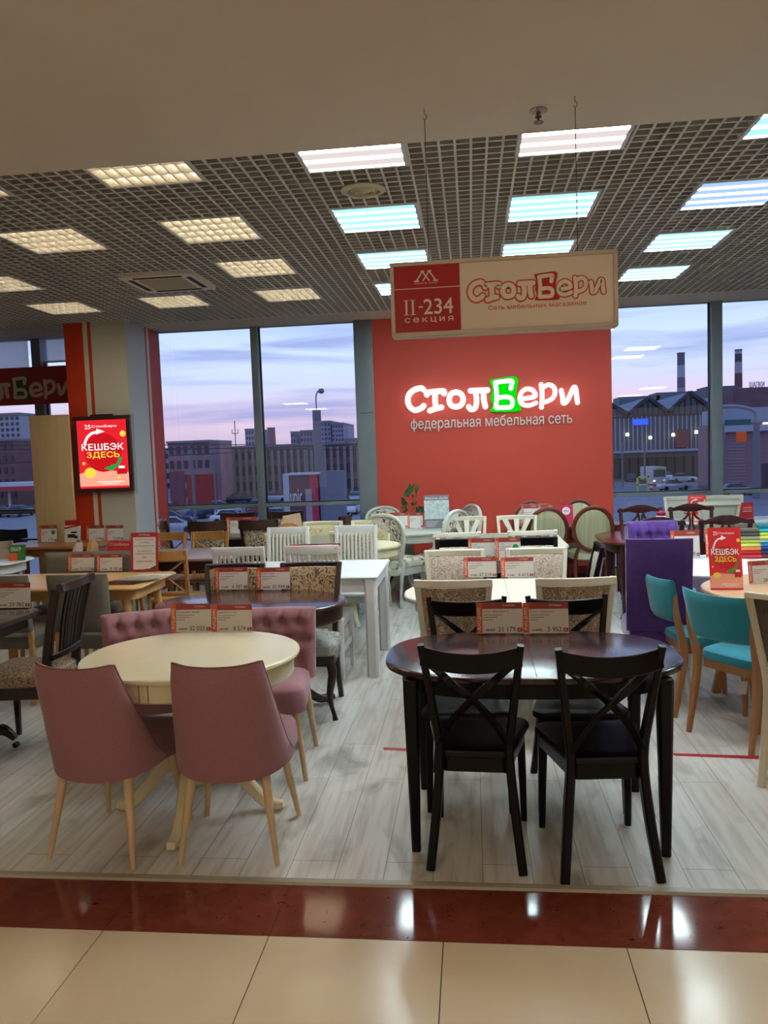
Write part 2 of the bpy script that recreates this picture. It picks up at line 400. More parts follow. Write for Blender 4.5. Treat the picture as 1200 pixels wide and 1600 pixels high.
for i in range(30):
    for j in range(14):
        xa = x0 + .6 * i; yb = TE - .6 * j
        m.box(xa + .0018, xa + .5982, yb - .5982, yb - .0018, -.01, 0)
m.use(M_gran)
for i in range(30): m.box(x0 + .6 * i + .0008, x0 + .6 * i + .5992, TE + .0015, FE - .002, -.01, 0)
struct(m.build('floor', smooth=False))
# laminate: whitewashed boards with knots, joints drawn by a brick pattern
M_lam = pmat('whitewashed_laminate', 'b9b8b0', .34, spec=.45)
n, l, b = nodes(M_lam)
t = n.new('ShaderNodeTexCoord'); mp = n.new('ShaderNodeMapping'); mp.inputs['Rotation'].default_value = (0, 0, 0); l.new(t.outputs['Object'], mp.inputs[0])
br = n.new('ShaderNodeTexBrick'); br.inputs['Scale'].default_value = 1; br.inputs['Brick Width'].default_value = 1.28; br.inputs['Row Height'].default_value = .192
br.inputs['Mortar Size'].default_value = .0016; br.inputs['Color1'].default_value = lin('d5d4ce'); br.inputs['Color2'].default_value = lin('cbcac4'); br.inputs['Mortar'].default_value = lin('85837c'); br.offset = .37
rot = n.new('ShaderNodeMapping'); rot.inputs['Rotation'].default_value = (0, 0, PI/2); l.new(t.outputs['Object'], rot.inputs[0]); l.new(rot.outputs[0], br.inputs['Vector'])
g1 = n.new('ShaderNodeMapping'); g1.inputs['Scale'].default_value = (14, .9, 1); l.new(t.outputs['Object'], g1.inputs[0])
x1 = n.new('ShaderNodeTexNoise'); x1.inputs['Scale'].default_value = 2.2; x1.inputs['Detail'].default_value = 7; x1.inputs['Distortion'].default_value = .1; l.new(g1.outputs[0], x1.inputs['Vector'])
r1 = n.new('ShaderNodeValToRGB'); l.new(x1.outputs[0], r1.inputs[0]); r1.color_ramp.elements[0].position = .32; r1.color_ramp.elements[0].color = lin('dbd9d3'); r1.color_ramp.elements[1].position = .56; r1.color_ramp.elements[1].color = (1, 1, 1, 1)
g2 = n.new('ShaderNodeMapping'); g2.inputs['Scale'].default_value = (3.2, 1.5, 1); l.new(t.outputs['Object'], g2.inputs[0])
x2 = n.new('ShaderNodeTexNoise'); x2.inputs['Scale'].default_value = 1.5; x2.inputs['Detail'].default_value = 6; x2.inputs['Distortion'].default_value = .8; l.new(g2.outputs[0], x2.inputs['Vector'])
r2 = n.new('ShaderNodeValToRGB'); l.new(x2.outputs[0], r2.inputs[0]); r2.color_ramp.elements[0].position = .26; r2.color_ramp.elements[0].color = lin('8f8d86'); r2.color_ramp.elements[1].position = .46; r2.color_ramp.elements[1].color = (1, 1, 1, 1)
a = n.new('ShaderNodeMixRGB'); a.blend_type = 'MULTIPLY'; a.inputs[0].default_value = .8; l.new(br.outputs[0], a.inputs[1]); l.new(r1.outputs[0], a.inputs[2])
c = n.new('ShaderNodeMixRGB'); c.blend_type = 'MULTIPLY'; c.inputs[0].default_value = .7; l.new(a.outputs[0], c.inputs[1]); l.new(r2.outputs[0], c.inputs[2]); l.new(c.outputs[0], b.inputs['Base Color'])
struct(MB().box(-9, 8, FE + .035, W + .1, -.05, .0).build('floor', M_lam, smooth=False))
M_sill = wood('threshold_wood', 'a8a090', '8f8776', 0, .35)
th = MB().loft([[(x, FE - .002, 0), (x, FE + .004, .009), (x, FE + .03, .011), (x, FE + .042, .001)] for x in (-9, 8)]).build('trim_1', M_sill); struct(th)
# red tape on the boards
M_tape = pmat('red_tape', 'b8252b', .4)
for k, (a_, b_, lb) in enumerate([((600, 1170), (643, 1172), 'short strip of red tape on the floor left of the dark oval table'), ((1053, 1179), (1188, 1184), 'long strip of red tape on the floor near the teal chair'), ((268, 1010), (300, 1012), 'red tape mark on the floor behind the dark splat-back chair')]):
    pa = at(*a_); pb = at(*b_)
    o = MB().add([(pa[0], pa[1]-.018, .0005), (pb[0], pb[1]-.02, .0005), (pb[0]+.004, pb[1]+.02, .0005), (pa[0]-.006, pa[1]+.018, .0005), (pa[0], pa[1]-.018, .0015), (pb[0], pb[1]-.02, .0015), (pb[0]+.004, pb[1]+.02, .0015), (pa[0]-.006, pa[1]+.018, .0015)],
                 [(0,1,2,3),(4,5,6,7),(0,1,5,4),(1,2,6,5),(2,3,7,6),(3,0,4,7)]).build('floor_tape', M_tape, smooth=False)
    tag(o, lb, 'tape')
# ceilings
struct(MB().box(-9, 8, -6, YE, ZM, ZM + .12).build('ceiling', M_white, smooth=False))
struct(MB().box(-9, 8, YE - .05, YE - .001, ZM + .12, 3.9).build('trim_2', M_white, smooth=False))
struct(MB().box(-9, 8, YE, W, 3.75, 3.8).build('ceiling', M_void, smooth=False))
struct(MB().box(-9, 8, 9.2, W + .05, ZC + .01, 3.75).build('trim_3', M_soffit, smooth=False))
# lamps: columns every 1.2 m, rows every 1.2 m
LC = [-4.5, -3.3, -2.1, -.905, .285, 1.485, 2.685]; LR = [4.03, 5.31, 6.5, 7.69]
lamps = []
for i, x in enumerate(LC):
    for j, y in enumerate(LR):
        if (i, j) not in ((1, 2), (6, 2), (6, 3)): lamps.append((x, y, i, j))
holes = [(x, x + .6, y, y + .6) for x, y, i, j in lamps] + [(-3.0, -2.4, 6.72, 7.4), (2.74, 3.4, 6.55, 7.2)]
CP = .6 / 7; strip = MB(); ZT = ZC + .042
def seg(lo, hi, cuts):
    o = []; a = lo
    for c0, c1 in sorted(cuts):
        if c1 <= a or c0 >= hi: continue
        if c0 > a: o.append((a, c0))
        a = max(a, c1)
    if a < hi: o.append((a, hi))
    return o
gx0 = LC[0] - CP * 42; gx1 = 7.2; gy0 = YE + .01; gy1 = 9.2; k = 0
x = gx0
while x < gx1:
    for a_, b_ in seg(gy0, gy1, [(h[2], h[3]) for h in holes if h[0] + .005 < x < h[1] - .005]): strip.use(M_gridm).box(x - .007, x + .007, a_, b_, ZC, ZC + .003); strip.use(M_web_shade).box(x - .0045, x + .0045, a_, b_, ZC + .003, ZT)
    x += CP
y = LR[1] - CP * 20
while y < gy1:
    for a_, b_ in seg(gx0, gx1, [(h[0], h[1]) for h in holes if h[2] + .005 < y < h[3] - .005]): strip.use(M_gridm).box(a_, b_, y - .0055, y + .0055, ZC, ZC + .003); strip.use(M_web_shade).box(a_, b_, y - .004, y + .004, ZC + .003, ZT)
    y += CP
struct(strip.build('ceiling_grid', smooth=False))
# window wall
def window(k, x0, x1, tint='window_glass'):
    r = empty('window_%d' % k, (0, 0, 0)); r['kind'] = 'structure'
    f = MB()
    f.box(x0, x1, W - .04, W + .06, 1.0, 1.045); f.box(x0, x1, W - .04, W + .06, .0, .12); f.box(x0, x1, W - .02, W + .06, ZC + .005, ZC + .06)
    f.build('window_frame', M_grey, r, bevel=.003)
    g = MB()
    for z0, z1 in ((1.045, ZC + .01), (.12, 1.0)):
        g.box(x0, x0 + .016, W - .01, W + .02, z0, z1); g.box(x1 - .016, x1, W - .01, W + .02, z0, z1); g.box(x0, x1, W - .01, W + .02, z0, z0 + .014)
    g.build('gasket', M_dark, r, smooth=False)
    p = MB(); p.box(x0, x1, W + .008, W + .014, .12, ZC + .01); p.build('window_pane', glassy('window_glass', (.90, .92, .95), 1.0), r, smooth=False)
window(1, -9, -5.66); window(2, -5.53, -3.98); window(3, -3.98, -2.73); window(4, -2.64, -1.41); window(5, 1.7, 2.86); window(6, 2.985, 4.6); window(7, 4.7, 8)
def post(n_, x0, x1, y0=W - .09): struct(MB().box(x0, x1, y0, W + .08, 0, ZC + .01).build(n_, M_grey, bevel=.004))
post('trim_4', -5.66, -5.53); post('trim_5', -2.73, -2.64); post('trim_6', 2.86, 2.985); post('trim_7', 4.6, 4.7)
struct(MB().box(-1.41, -1.18, W - .12, W + .1, 0, ZC + .01).build('trim_8', M_grey, bevel=.006))
# the joint in the grey post
struct(MB().box(-1.36, -1.2, W - .123, W - .12, 2.14, 2.147).build('trim_9', M_dark, smooth=False))
struct(MB().box(-1.18, 1.7, W - .1, W + .1, 0, ZC + .01).build('wall_back', M_red, smooth=False))
struct(MB().box(-1.18, 1.7, W - .115, W - .1, 0, .08).build('baseboard_back', pmat('dark_baseboard', '3a2a28', .5), smooth=False))
# side and rear walls of the hall
struct(MB().box(-9.1, -9, -6, W, 0, 3.8).build('wall_left', pmat('shop_wall', 'b3a795', .8), smooth=False))
struct(MB().box(8, 8.1, -6, W, 0, 3.8).build('wall_right', pmat('shop_wall', 'b3a795', .8), smooth=False))
struct(MB().box(-9, 8, -6.1, -6, 0, 3.2).build('wall_rear', M_wallm, smooth=False))
# unseen glowing panels added across the corridor to brighten ceiling and room
for k, xx in enumerate((-6.6, -2.2, 2.2, 6.0)):
    r = empty('fill_panel', (xx, -5.98, 0)); tag(r, 'added fill glow panel across the corridor, number %s from the left' % ('one', 'two', 'three', 'four')[k], 'fill panel')
    MB().box(-1.8, 1.8, -.01, 0, .25, 2.75).build('fill_glow', emis('fill_panel_light', 'ffe6c6', REAR_FILL), r, smooth=False)
    f_ = MB()
    for q in ((-1.88, -1.8, .17, 2.83), (1.8, 1.88, .17, 2.83), (-1.8, 1.8, .17, .25), (-1.8, 1.8, 2.75, 2.83)): f_.box(q[0], q[1], -.01, .06, q[2], q[3])
    f_.build('frame', M_grey, r, smooth=False)
# striped pillar
PX0, PX1, PY0, PY1 = -4.69, -3.945, 8.86, W - .05
p = MB(); M_pw = pmat('white_film', 'd9d3c4', .5)
fr = [(0, .31, M_orange), (.31, .385, M_pw), (.385, .44, M_orange), (.44, 1, M_pill)]
for a_, b_, mt in fr: p.use(mt).box(PX0 + (PX1-PX0)*a_, PX0 + (PX1-PX0)*b_, PY0, PY0 + .06, 0, ZC + .02)
sd = [(.06, .56, pmat('pillar_side_windowlit', 'c9ced0', .6)), (.56, .61, M_red), (.61, .68, M_pw), (.68, 1.0, M_red)]  # bluish white on the side face: window light put into the colour
D = PY1 - PY0
for a_, b_, mt in sd: p.use(mt).box(PX1 - .06, PX1, PY0 + D*a_, PY0 + D*b_, 0, ZC + .02)
p.use(M_orange).box(PX0, PX0 + .05, PY0 + .06, PY1, 0, ZC + .02)
struct(p.build('trim_10', smooth=False))

# ================================================================== ceiling lamps
def diffuser_mat(name, base, glow, tube):
    """opal diffuser lit by four tubes lying behind it: bands of light across the panel"""
    m = bpy.data.materials.new(name); m.use_nodes = True; n = m.node_tree.nodes; l = m.node_tree.links; n.clear()
    o = n.new('ShaderNodeOutputMaterial'); e_ = n.new('ShaderNodeEmission'); t = n.new('ShaderNodeTexCoord'); s = n.new('ShaderNodeSeparateXYZ'); l.new(t.outputs['Object'], s.inputs[0])
    mu = n.new('ShaderNodeMath'); mu.operation = 'MULTIPLY'; mu.inputs[1].default_value = 2 * PI / .142; l.new(s.outputs[1], mu.inputs[0])
    c = n.new('ShaderNodeMath'); c.operation = 'COSINE'; l.new(mu.outputs[0], c.inputs[0])
    r = n.new('ShaderNodeValToRGB'); mr = n.new('ShaderNodeMapRange'); mr.inputs[1].default_value = -1; mr.inputs[2].default_value = 1; l.new(c.outputs[0], mr.inputs[0]); l.new(mr.outputs[0], r.inputs[0])
    r.color_ramp.elements[0].position = .62; r.color_ramp.elements[1].position = .80
    r.color_ramp.elements[0].color = lin(base); r.color_ramp.elements[1].color = lin(tube)
    st = n.new('ShaderNodeMapRange'); st.interpolation_type = 'SMOOTHSTEP'; st.inputs[1].default_value = .62; st.inputs[2].default_value = 1.0; st.inputs[3].default_value = 1.0; st.inputs[4].default_value = glow; l.new(mr.outputs[0], st.inputs[0])
    l.new(r.outputs[0], e_.inputs[0]); l.new(st.outputs[0], e_.inputs[1]); l.new(e_.outputs[0], o.inputs[0]); return m
D_cool = diffuser_mat('diffuser_cool', 'a5e2fa', LAMP_COOL, 'e6fbff'); D_white = diffuser_mat('diffuser_white', 'cfc4c2', LAMP_WHITE, 'fff4f0')
D_blue = diffuser_mat('diffuser_blue', '9dbcfa', LAMP_COOL, 'eaf4ff')
M_tubeoff = emis('tube_warm', 'fff1d6', LAMP_WARM)
M_alu = pmat('louvre_aluminium', 'e2dccd', .35, metal=.35)
M_frame = pmat('lamp_frame', 'cfd3d3', .4)
def opal(mat):
    def f():
        r = empty('ceiling_lamp')
        h = MB(); h.box(-.297, .297, -.297, -.275, -.004, .05); h.box(-.297, .297, .275, .297, -.004, .05); h.box(-.297, -.275, -.275, .275, -.004, .05); h.box(.275, .297, -.275, .275, -.004, .05); h.box(-.275, .275, -.275, .275, .03, .05)
        h.build('lamp_frame', M_frame, r, smooth=False)
        MB().box(-.275, .275, -.275, .275, .004, .008).build('diffuser', mat, r, smooth=False)
        return r
    return f
def louvre():
    r = empty('ceiling_lamp')
    h = MB(); h.box(-.297, .297, -.297, -.28, -.004, .07); h.box(-.297, .297, .28, .297, -.004, .07); h.box(-.297, -.28, -.28, .28, -.004, .07); h.box(.28, .297, -.28, .28, -.004, .07); h.box(-.28, .28, -.28, .28, .06, .07)
    h.build('lamp_frame', M_frame, r, smooth=False)
    b_ = MB()
    for k in range(5):     # parabolic reflectors between the tubes
        y = -.28 + .14 * k; b_.loft([[(x, y - .004, 0), (x, y + .004, 0), (x, y + .03, .055), (x, y - .03, .055)] for x in (-.28, .28)])
    for k in range(9):     # V-shaped cross blades
        x = -.28 + .07 * k; b_.loft([[(x - .003, y, .0), (x + .003, y, .0), (x + .014, y, .03), (x - .014, y, .03)] for y in (-.28, .28)])
    b_.build('louvre', M_alu, r, smooth=False)
    for k in range(4):
        y = -.21 + .14 * k; MB().tube([(-.27, y, .046), (.27, y, .046)], .009, 8).build('fluorescent_tube', M_tubeoff, r)
    return r
coln = {0: 'outermost row on the left', 1: 'second row from the left', 2: 'third row from the left', 3: 'row left of the hanging sign', 4: 'row above the hanging sign', 5: 'row right of the hanging sign', 6: 'row at the right edge'}
rown = {0: 'nearest the plaster ceiling', 1: 'second from the plaster', 2: 'third from the plaster', 3: 'nearest the windows'}
for x, y, i, j in lamps:
    if i == 7: continue
    if i <= 2:
        place('louvre', louvre, x + .3, y + .3, 0, 'warm louvred lamp, %s, %s' % (coln[i], rown[j]), 'ceiling lamp', 'recessed ceiling lamps', z=ZC)
    elif j == 0 and i in (3, 4):
        place('opal_white', opal(D_white), x + .3, y + .3, 0, 'white tube lamp cut by the plaster edge, %s' % coln[i], 'ceiling lamp', 'recessed ceiling lamps', z=ZC)
    elif i == 5 and j == 1:
        place('opal_blue', opal(D_blue), x + .3, y + .3, 0, 'blue-tinted panel lamp right of the hanging sign', 'ceiling lamp', 'recessed ceiling lamps', z=ZC)
    else:
        place('opal_cool', opal(D_cool), x + .3, y + .3, 0, 'cool white lamp, %s, %s' % (coln[i], rown[j]), 'ceiling lamp', 'recessed ceiling lamps', z=ZC)
def aircon():
    r = empty('air_conditioner')
    mt = pmat('aircon_white', 'e2dac8', .5); m = MB()
    o = rrect(.68, .68, .03); i_ = rrect(.4, .4, .02)
    m.lout(o, [(0, -.028), (0, -.02), (.0, .02)]); m.build('panel', mt, r)
    MB().box(-.2, .2, -.2, .2, -.034, -.028).build('grille', pmat('aircon_grille', 'a99f86', .7), r, bevel=.003)
    for a_ in range(4):
        s_ = MB(); s_.T = Matrix.Rotation(a_ * PI/2, 4, 'Z'); s_.box(-.22, .22, .245, .29, -.031, -.026); s_.build('air_slot', pmat('slot_dark', '2b2722', .8), r, smooth=False)
    return r
place('ac', aircon, -2.7, 7.06, 0, 'square ceiling air conditioner between the louvred lamps on the left', 'air conditioner', z=ZC)
place('ac', aircon, 3.07, 6.87, 0, 'square ceiling air conditioner at the right edge', 'air conditioner', z=ZC)
r = empty('air_vent', (-.62, 4.97, ZC)); tag(r, 'round cream air vent in the grid ceiling between two lamps', 'air vent')
MB().lathe([(.135, 0), (.14, -.01), (.12, -.02), (.1, -.018), (.1, .0)], 32).build('vent_ring', pmat('vent_cream', 'bdb695', .5), r)
for k, rr in enumerate((.095, .075, .055, .035, .016)): MB().lathe([(rr, -.012 - .003*k), (rr - .008, -.022 - .002*k), (rr - .014, -.012), (rr - .01, .0)], 24).build('vent_cone', pmat('vent_cream', 'bdb695', .5), r)
# sprinkler on the plaster ceiling
sx, sy = .306, 3.34
r = empty('sprinkler', (sx, sy, ZM)); tag(r, 'small metal fire sprinkler on the plaster ceiling', 'sprinkler')
M_br = pmat('sprinkler_metal', '7c6f60', .3, metal=.9)
MB().lathe([(.036, 0), (.037, -.004), (.025, -.008), (.012, -.009)], 24).build('escutcheon', pmat('esc_metal', '9b948a', .35, metal=.7), r)
MB().lathe([(.008, 0), (.009, -.02), (.013, -.024), (.013, -.03), (.004, -.034), (.004, -.045), (.02, -.047), (.02, -.05), (.001, -.051)], 16).build('sprinkler_head', M_br, r)
# mall luminaires on the corridor ceiling (behind the viewer)
for k, (x, y) in enumerate([(-4.5, -.4), (-1.5, -.4), (1.5, -.4), (4.5, -.4), (-4.5, -3.2), (-1.5, -3.2), (1.5, -3.2), (4.5, -3.2)]):
    o = MB(); o.use(M_frame).box(x - .32, x + .32, y - .32, y + .32, ZM - .012, ZM); o.use(emis('mall_light', 'ffe6c8', MALL_LAMP)).box(x - .29, x + .29, y - .29, y + .29, ZM - .018, ZM - .012)
    tag(o.build('corridor_lamp', smooth=False), 'warm square corridor ceiling lamp, %s row, %s from the left' % ('near' if k < 4 else 'far', ('first', 'second', 'third', 'fourth')[k % 4]), 'ceiling lamp', 'corridor lamps')

# ================================================================== hanging lightbox sign
SX0, SX1, SZ0, SZ1, SY = -.305, .585, 2.108, 2.402, 3.20
r = empty('hanging_sign', ((SX0+SX1)/2, SY, SZ0)); tag(r, 'hanging sign box with red section number panel and orange shop lettering', 'sign')
hw = (SX1 - SX0) / 2; hh = SZ1 - SZ0
M_sf = noisy('sign_frame', 'c8bdae', 'd0c6b8', (1, 1, 1), 5, .3, .7, .45)
m = MB()
for a_ in ((-hw, hw, 0, .016), (-hw, hw, hh - .016, hh)): m.box(a_[0], a_[1], 0, .09, a_[2], a_[3])
for a_ in ((-hw, -hw + .016), (hw - .016, hw)): m.box(a_[0], a_[1], 0, .09, .016, hh - .016)
m.build('frame', M_sf, r, bevel=.003)
MB().box(-hw + .014, hw - .014, .012, .08, .014, hh - .014).build('face_panel', noisy('sign_face', 'eadfd2', 'eee4d8', (1, 1, 1), 4, .3, .7, .35), r, smooth=False)
xr = -hw + .016 + .262
MB().box(-hw + .016, xr, .009, .012, .016, hh - .016).build('red_panel', pmat('sign_red', 'b01c2c', .3), r, smooth=False)
M_sl = pmat('sign_cream_letter', 'f0e6da', .5); M_so = pmat('sign_orange', 'd2502c', .5); M_sr = pmat('sign_patch_red', 'c01c26', .5)
m = MB(); xl = -hw + .016
m.box(xl, xr, .008, .009, .187, .190)
# section emblem: two interlaced peaks
def stroke(mb, pts, wd, y0, y1): ribbon(mb, pts, wd, y0, y1, lambda p: (p[0], p[1]), 1)
ex, ez = xl + .128, .218
for pts in ([(-.038, 0), (-.014, .036)], [(-.014, .036), (.012, 0)], [(.038, 0), (.014, .036)], [(.014, .036), (-.012, 0)], [(-.046, -.001), (-.03, -.001)], [(.046, -.001), (.03, -.001)], [(-.02, .037), (-.008, .037)], [(.008, .037), (.02, .037)]):
    stroke(m, [(ex + a_, ez + b_) for a_, b_ in pts], .005, .008, .0092)
put_text(m, 'МЕБЕЛЬ ХОЛЛ', ex - .045, ex + .045, .205, .211, y=.0085)
for q in (0, .026):       # roman two with serifs
    m.box(xl + .042 + q, xl + .050 + q, .008, .009, .085, .145); m.box(xl + .036 + q, xl + .056 + q, .008, .009, .085, .088); m.box(xl + .036 + q, xl + .056 + q, .008, .009, .142, .145)
m.box(xl + .095, xl + .112, .008, .009, .112, .118)
put_text(m, '234', xl + .116, xl + .232, .085, .145, y=.0085, bold=.03)
put_text(m, 'секция', xl + .038, xl + .232, .050, .074, y=.0085, bold=.015, spacing=1.35)
m.build('section_lettering', M_sl, r, smooth=False)
lx0, lx1, lz = xr + .03, hw - .05, .118
m = MB(); logo(m, lx0, lx1, lz, .058, .0105, .0115); m.build('outline_lettering', M_so, r, smooth=False)
m = MB(); logo_patch(m, lx0, lx1, lz, .0098, .0104, 1.04); m.build('patch', M_sr, r, smooth=False)
m = MB(); logo(m, lx0, lx1, lz, .036, .0088, .0097); m.build('inner_lettering', M_sl, r, smooth=False)
m = MB(); put_text(m, 'Сеть мебельных магазинов', lx0 + .08, lx1 - .07, .088, .106, y=.0112, bold=.012); m.build('small_lettering', M_so, r, smooth=False)
M_wire = pmat('wire', '3b3833', .5)
for k, x in enumerate((-.148 - (SX0+SX1)/2, .438 - (SX0+SX1)/2)):
    MB().tube([(x, .04, hh - .004), (x, .04, ZM - SZ0 - .04)], .0016, 6).build('wire', M_wire, r)
    MB().tube(catmull([(x, .04, ZM - SZ0), (x, .04, ZM - SZ0 - .018), (x + .009, .04, ZM - SZ0 - .026), (x + .004, .04, ZM - SZ0 - .04), (x - .008, .04, ZM - SZ0 - .036)], 5), .0024, 8).build('hook', pmat('hook_metal', 'b0a896', .4, metal=.6), r)

# ================================================================== lit wall sign
yw = W - .1
r = empty('wall_sign', (0, yw, 2.05)); tag(r, 'glowing white shop lettering with green square on the red wall', 'sign')
m = MB(); logo(m, -.80, 1.305, .045, .031, -.06, -.018, slant=0.0); m.build('letters', emis('sign_white_glow', 'eef6ff', 1.4), r, smooth=False)
m = MB(); logo_patch(m, -.80, 1.305, .045, -.045, -.012); m.build('green_square', emis('sign_green_glow', '05e80c', .75), r, smooth=False)
put_words('федеральная мебельная сеть', -.735, 1.225, -.165, -.0, -.03, pmat('tagline_white', 'e2dad6', .5), r, 'tagline_word', depth=.02)
# red banner hanging in the left window
by = 9.5
r = empty('window_banner', (-6.2, by, 2.41)); tag(r, 'dark red banner with cream lettering hanging in the left window', 'banner')
MB().box(-1.3, 1.45, 0, .012, 0, .47).build('banner_cloth', noisy('banner_red', '8e2326', '84201f', (1, 1, 1), 3, .3, .7, .6), r, smooth=False)
m = MB(); logo(m, -.37, 1.21, .065, .034, -.004, -.001); m.build('lettering', pmat('banner_cream', 'c5a48e', .6), r, smooth=False)
m = MB(); logo_patch(m, -.37, 1.21, .065, -.0008, -.0003, 1.0); m.build('green_square', pmat('banner_green', '2f4a1c', .6), r, smooth=False)
# roller blinds: light passes through the cloth
M_blind = bpy.data.materials.new('blind_cloth'); M_blind.use_nodes = True; n = M_blind.node_tree.nodes; l = M_blind.node_tree.links; n.clear()
o_ = n.new('ShaderNodeOutputMaterial'); d_ = n.new('ShaderNodeBsdfDiffuse'); d_.inputs[0].default_value = lin('d5dae2'); t_ = n.new('ShaderNodeBsdfTranslucent'); t_.inputs[0].default_value = lin('e4e9f2'); mi_ = n.new('ShaderNodeMixShader'); mi_.inputs[0].default_value = .7
l.new(d_.outputs[0], mi_.inputs[1]); l.new(t_.outputs[0], mi_.inputs[2]); tt_ = n.new('ShaderNodeBsdfTransparent'); m2_ = n.new('ShaderNodeMixShader'); m2_.inputs[0].default_value = .4; l.new(mi_.outputs[0], m2_.inputs[1]); l.new(tt_.outputs[0], m2_.inputs[2]); l.new(m2_.outputs[0], o_.inputs[0])
for k, (x0, x1, zb, lb) in enumerate([(-8.9, -5.68, 2.9, 'pale roller blind in the window left of the mullion'), (-5.52, -4.72, 2.97, 'pale roller blind between the mullion and the striped pillar')]):
    r = empty('roller_blind', (x0, 9.78, zb)); tag(r, lb, 'blind', 'roller blinds')
    MB().box(0, x1 - x0, 0, .004, 0, ZC - zb).build('blind_cloth', M_blind, r, smooth=False)
    MB().tube([(0, .002, 0), (x1 - x0, .002, 0)], .012, 8).build('bottom_bar', pmat('blind_bar', 'd6dbe0', .4), r)
# light wood board
(bx0, bz), (bx1, _) = aty(45, 650, 8.72), aty(106, 648, 8.72)
o = MB().box(bx0, bx1, 8.72, 8.76, 0, bz).build('wood_board', wood('pale_oak_board', 'd8bd8c', 'cfb17f', 2, .5), bevel=.002); tag(o, 'tall pale wooden board standing left of the striped pillar', 'board')
# cashback poster
def poster_art(mb, w_, h_, y, big=True):
    """layered print: all pieces lie on the sheet"""
    def disc(cx, cz, r_, y_, n=28, sx=1): mb.loft([[(cx + sx*r_*math.cos(2*PI*k/n), yy, cz + r_*math.sin(2*PI*k/n)) for k in range(n)] for yy in (y_, y_ + .0004)])
    A = [('poster_ground', 'e2242f'), ('poster_circle', 'c4161e'), ('poster_white', 'ffffff'), ('poster_yellow', 'f8d648'), ('poster_green', '18a04a'), ('poster_peach', 'f3a58c')]
    g = {n_: (emis(n_ + '_lit', c_, .85) if big else pmat(n_, c_, .4)) for n_, c_ in A}
    mb.use(g['poster_ground']).box(-w_/2, w_/2, y, y + .002, 0, h_)
    mb.use(g['poster_peach']); mb.loft([[(a_ * w_, yy, b_ * h_) for a_, b_ in ((-.5, .03), (.5, .03), (.5, .22), (.2, .25), (-.2, .27), (-.5, .22))] for yy in (y - .0004, y)])
    mb.use(g['poster_circle']); disc(0, h_ * .52, w_ * .37, y - .0012)
    mb.use(g['poster_white'])
    put_text(mb, 'КЕШБЭК', -w_*.42, w_*.42, h_*.56, h_*.655, y=y - .002, bold=.05)
    put_text(mb, 'СтолБери', -w_*.2, w_*.3, h_*.885, h_*.925, y=y - .001, bold=.03)
    put_text(mb, '25', -w_*.34, -w_*.22, h_*.875, h_*.935, y=y - .001, bold=.03)
    P = [(-w_*.36, h_*.66), (-w_*.3, h_*.75), (-w_*.2, h_*.81), (-w_*.06, h_*.83)]
    ribbon(mb, P, w_*.05, y - .0016, y - .0012, lambda p: (p[0], p[1]), 3)
    mb.loft([[(a_, yy, b_) for a_, b_ in ((-w_*.12, h_*.79), (w_*.06, h_*.83), (-w_*.1, h_*.875))] for yy in (y - .0018, y - .0012)])
    for a_, b_, c_ in ((-.15, .4, .088), (-.05, .3, .06)): mb.box(w_*a_, w_*b_, y - .0008, y, h_*c_, h_*(c_ + .009))
    mb.use(g['poster_yellow']); put_text(mb, 'ЗДЕСЬ', -w_*.33, w_*.33, h_*.435, h_*.535, y=y - .002, bold=.05)
    disc(-w_*.28, h_*.23, w_*.1, y - .001, 20, 1.2); disc(w_*.42, h_*.79, w_*.06, y - .001, 16, 1); disc(-w_*.4, h_*.37, w_*.03, y - .001, 12); disc(w_*.3, h_*.16, w_*.03, y - .001, 12)
    mb.use(g['poster_green']); ribbon(mb, [(w_*.34, h_*.43), (w_*.28, h_*.34), (w_*.16, h_*.3)], w_*.06, y - .0018, y - .0013, lambda p: (p[0], p[1]), 3)
    mb.loft([[(a_, yy, b_) for a_, b_ in ((0, h_*.29), (w_*.2, h_*.345), (w_*.2, h_*.25))] for yy in (y - .0018, y - .0013)])
    mb.use(g['poster_circle']).box(w_*.26, w_*.46, y - .001, y, h_*.2, h_*.28); mb.use(g['poster_white']).box(w_*.3, w_*.42, y - .0012, y, h_*.285, h_*.32)
(ax0, az1), (ax1, _), (_, az0) = aty(113, 652, 8.78), aty(202, 648, 8.78), aty(118, 770, 8.78)
w_ = ax1 - ax0; h_ = az1 - az0
r = empty('poster_frame', ((ax0 + ax1) / 2, 8.78, az0)); tag(r, 'lit red cashback poster in a dark frame on the striped pillar', 'poster')
m = MB()
for q in ((-w_/2, w_/2, 0, .045), (-w_/2, w_/2, h_ - .045, h_), (-w_/2, -w_/2 + .045, .045, h_ - .045), (w_/2 - .045, w_/2, .045, h_ - .045)): m.box(q[0], q[1], -.01, .04, q[2], q[3])
m.build('frame', pmat('poster_frame_dark', '4a2f2c', .35, metal=.3), r, bevel=.004)
m = MB(); poster_art(m, w_ - .09, h_ - .09, .0); pr_ = m.build('poster_sheet', None, r, smooth=False); pr_.location = (0, 0, .045)
MB().box(-w_*.18, w_*.2, -.012, .03, h_, h_ + .02).build('clip', pmat('clip_black', '1d1a1a', .4), r, bevel=.003)
MB().box(-w_/2 - .02, w_/2 + .02, .04, .06, -.03, h_ + .01).build('acrylic_back', glassy('acrylic', (.93, .93, .93), 1.0), r, smooth=False)
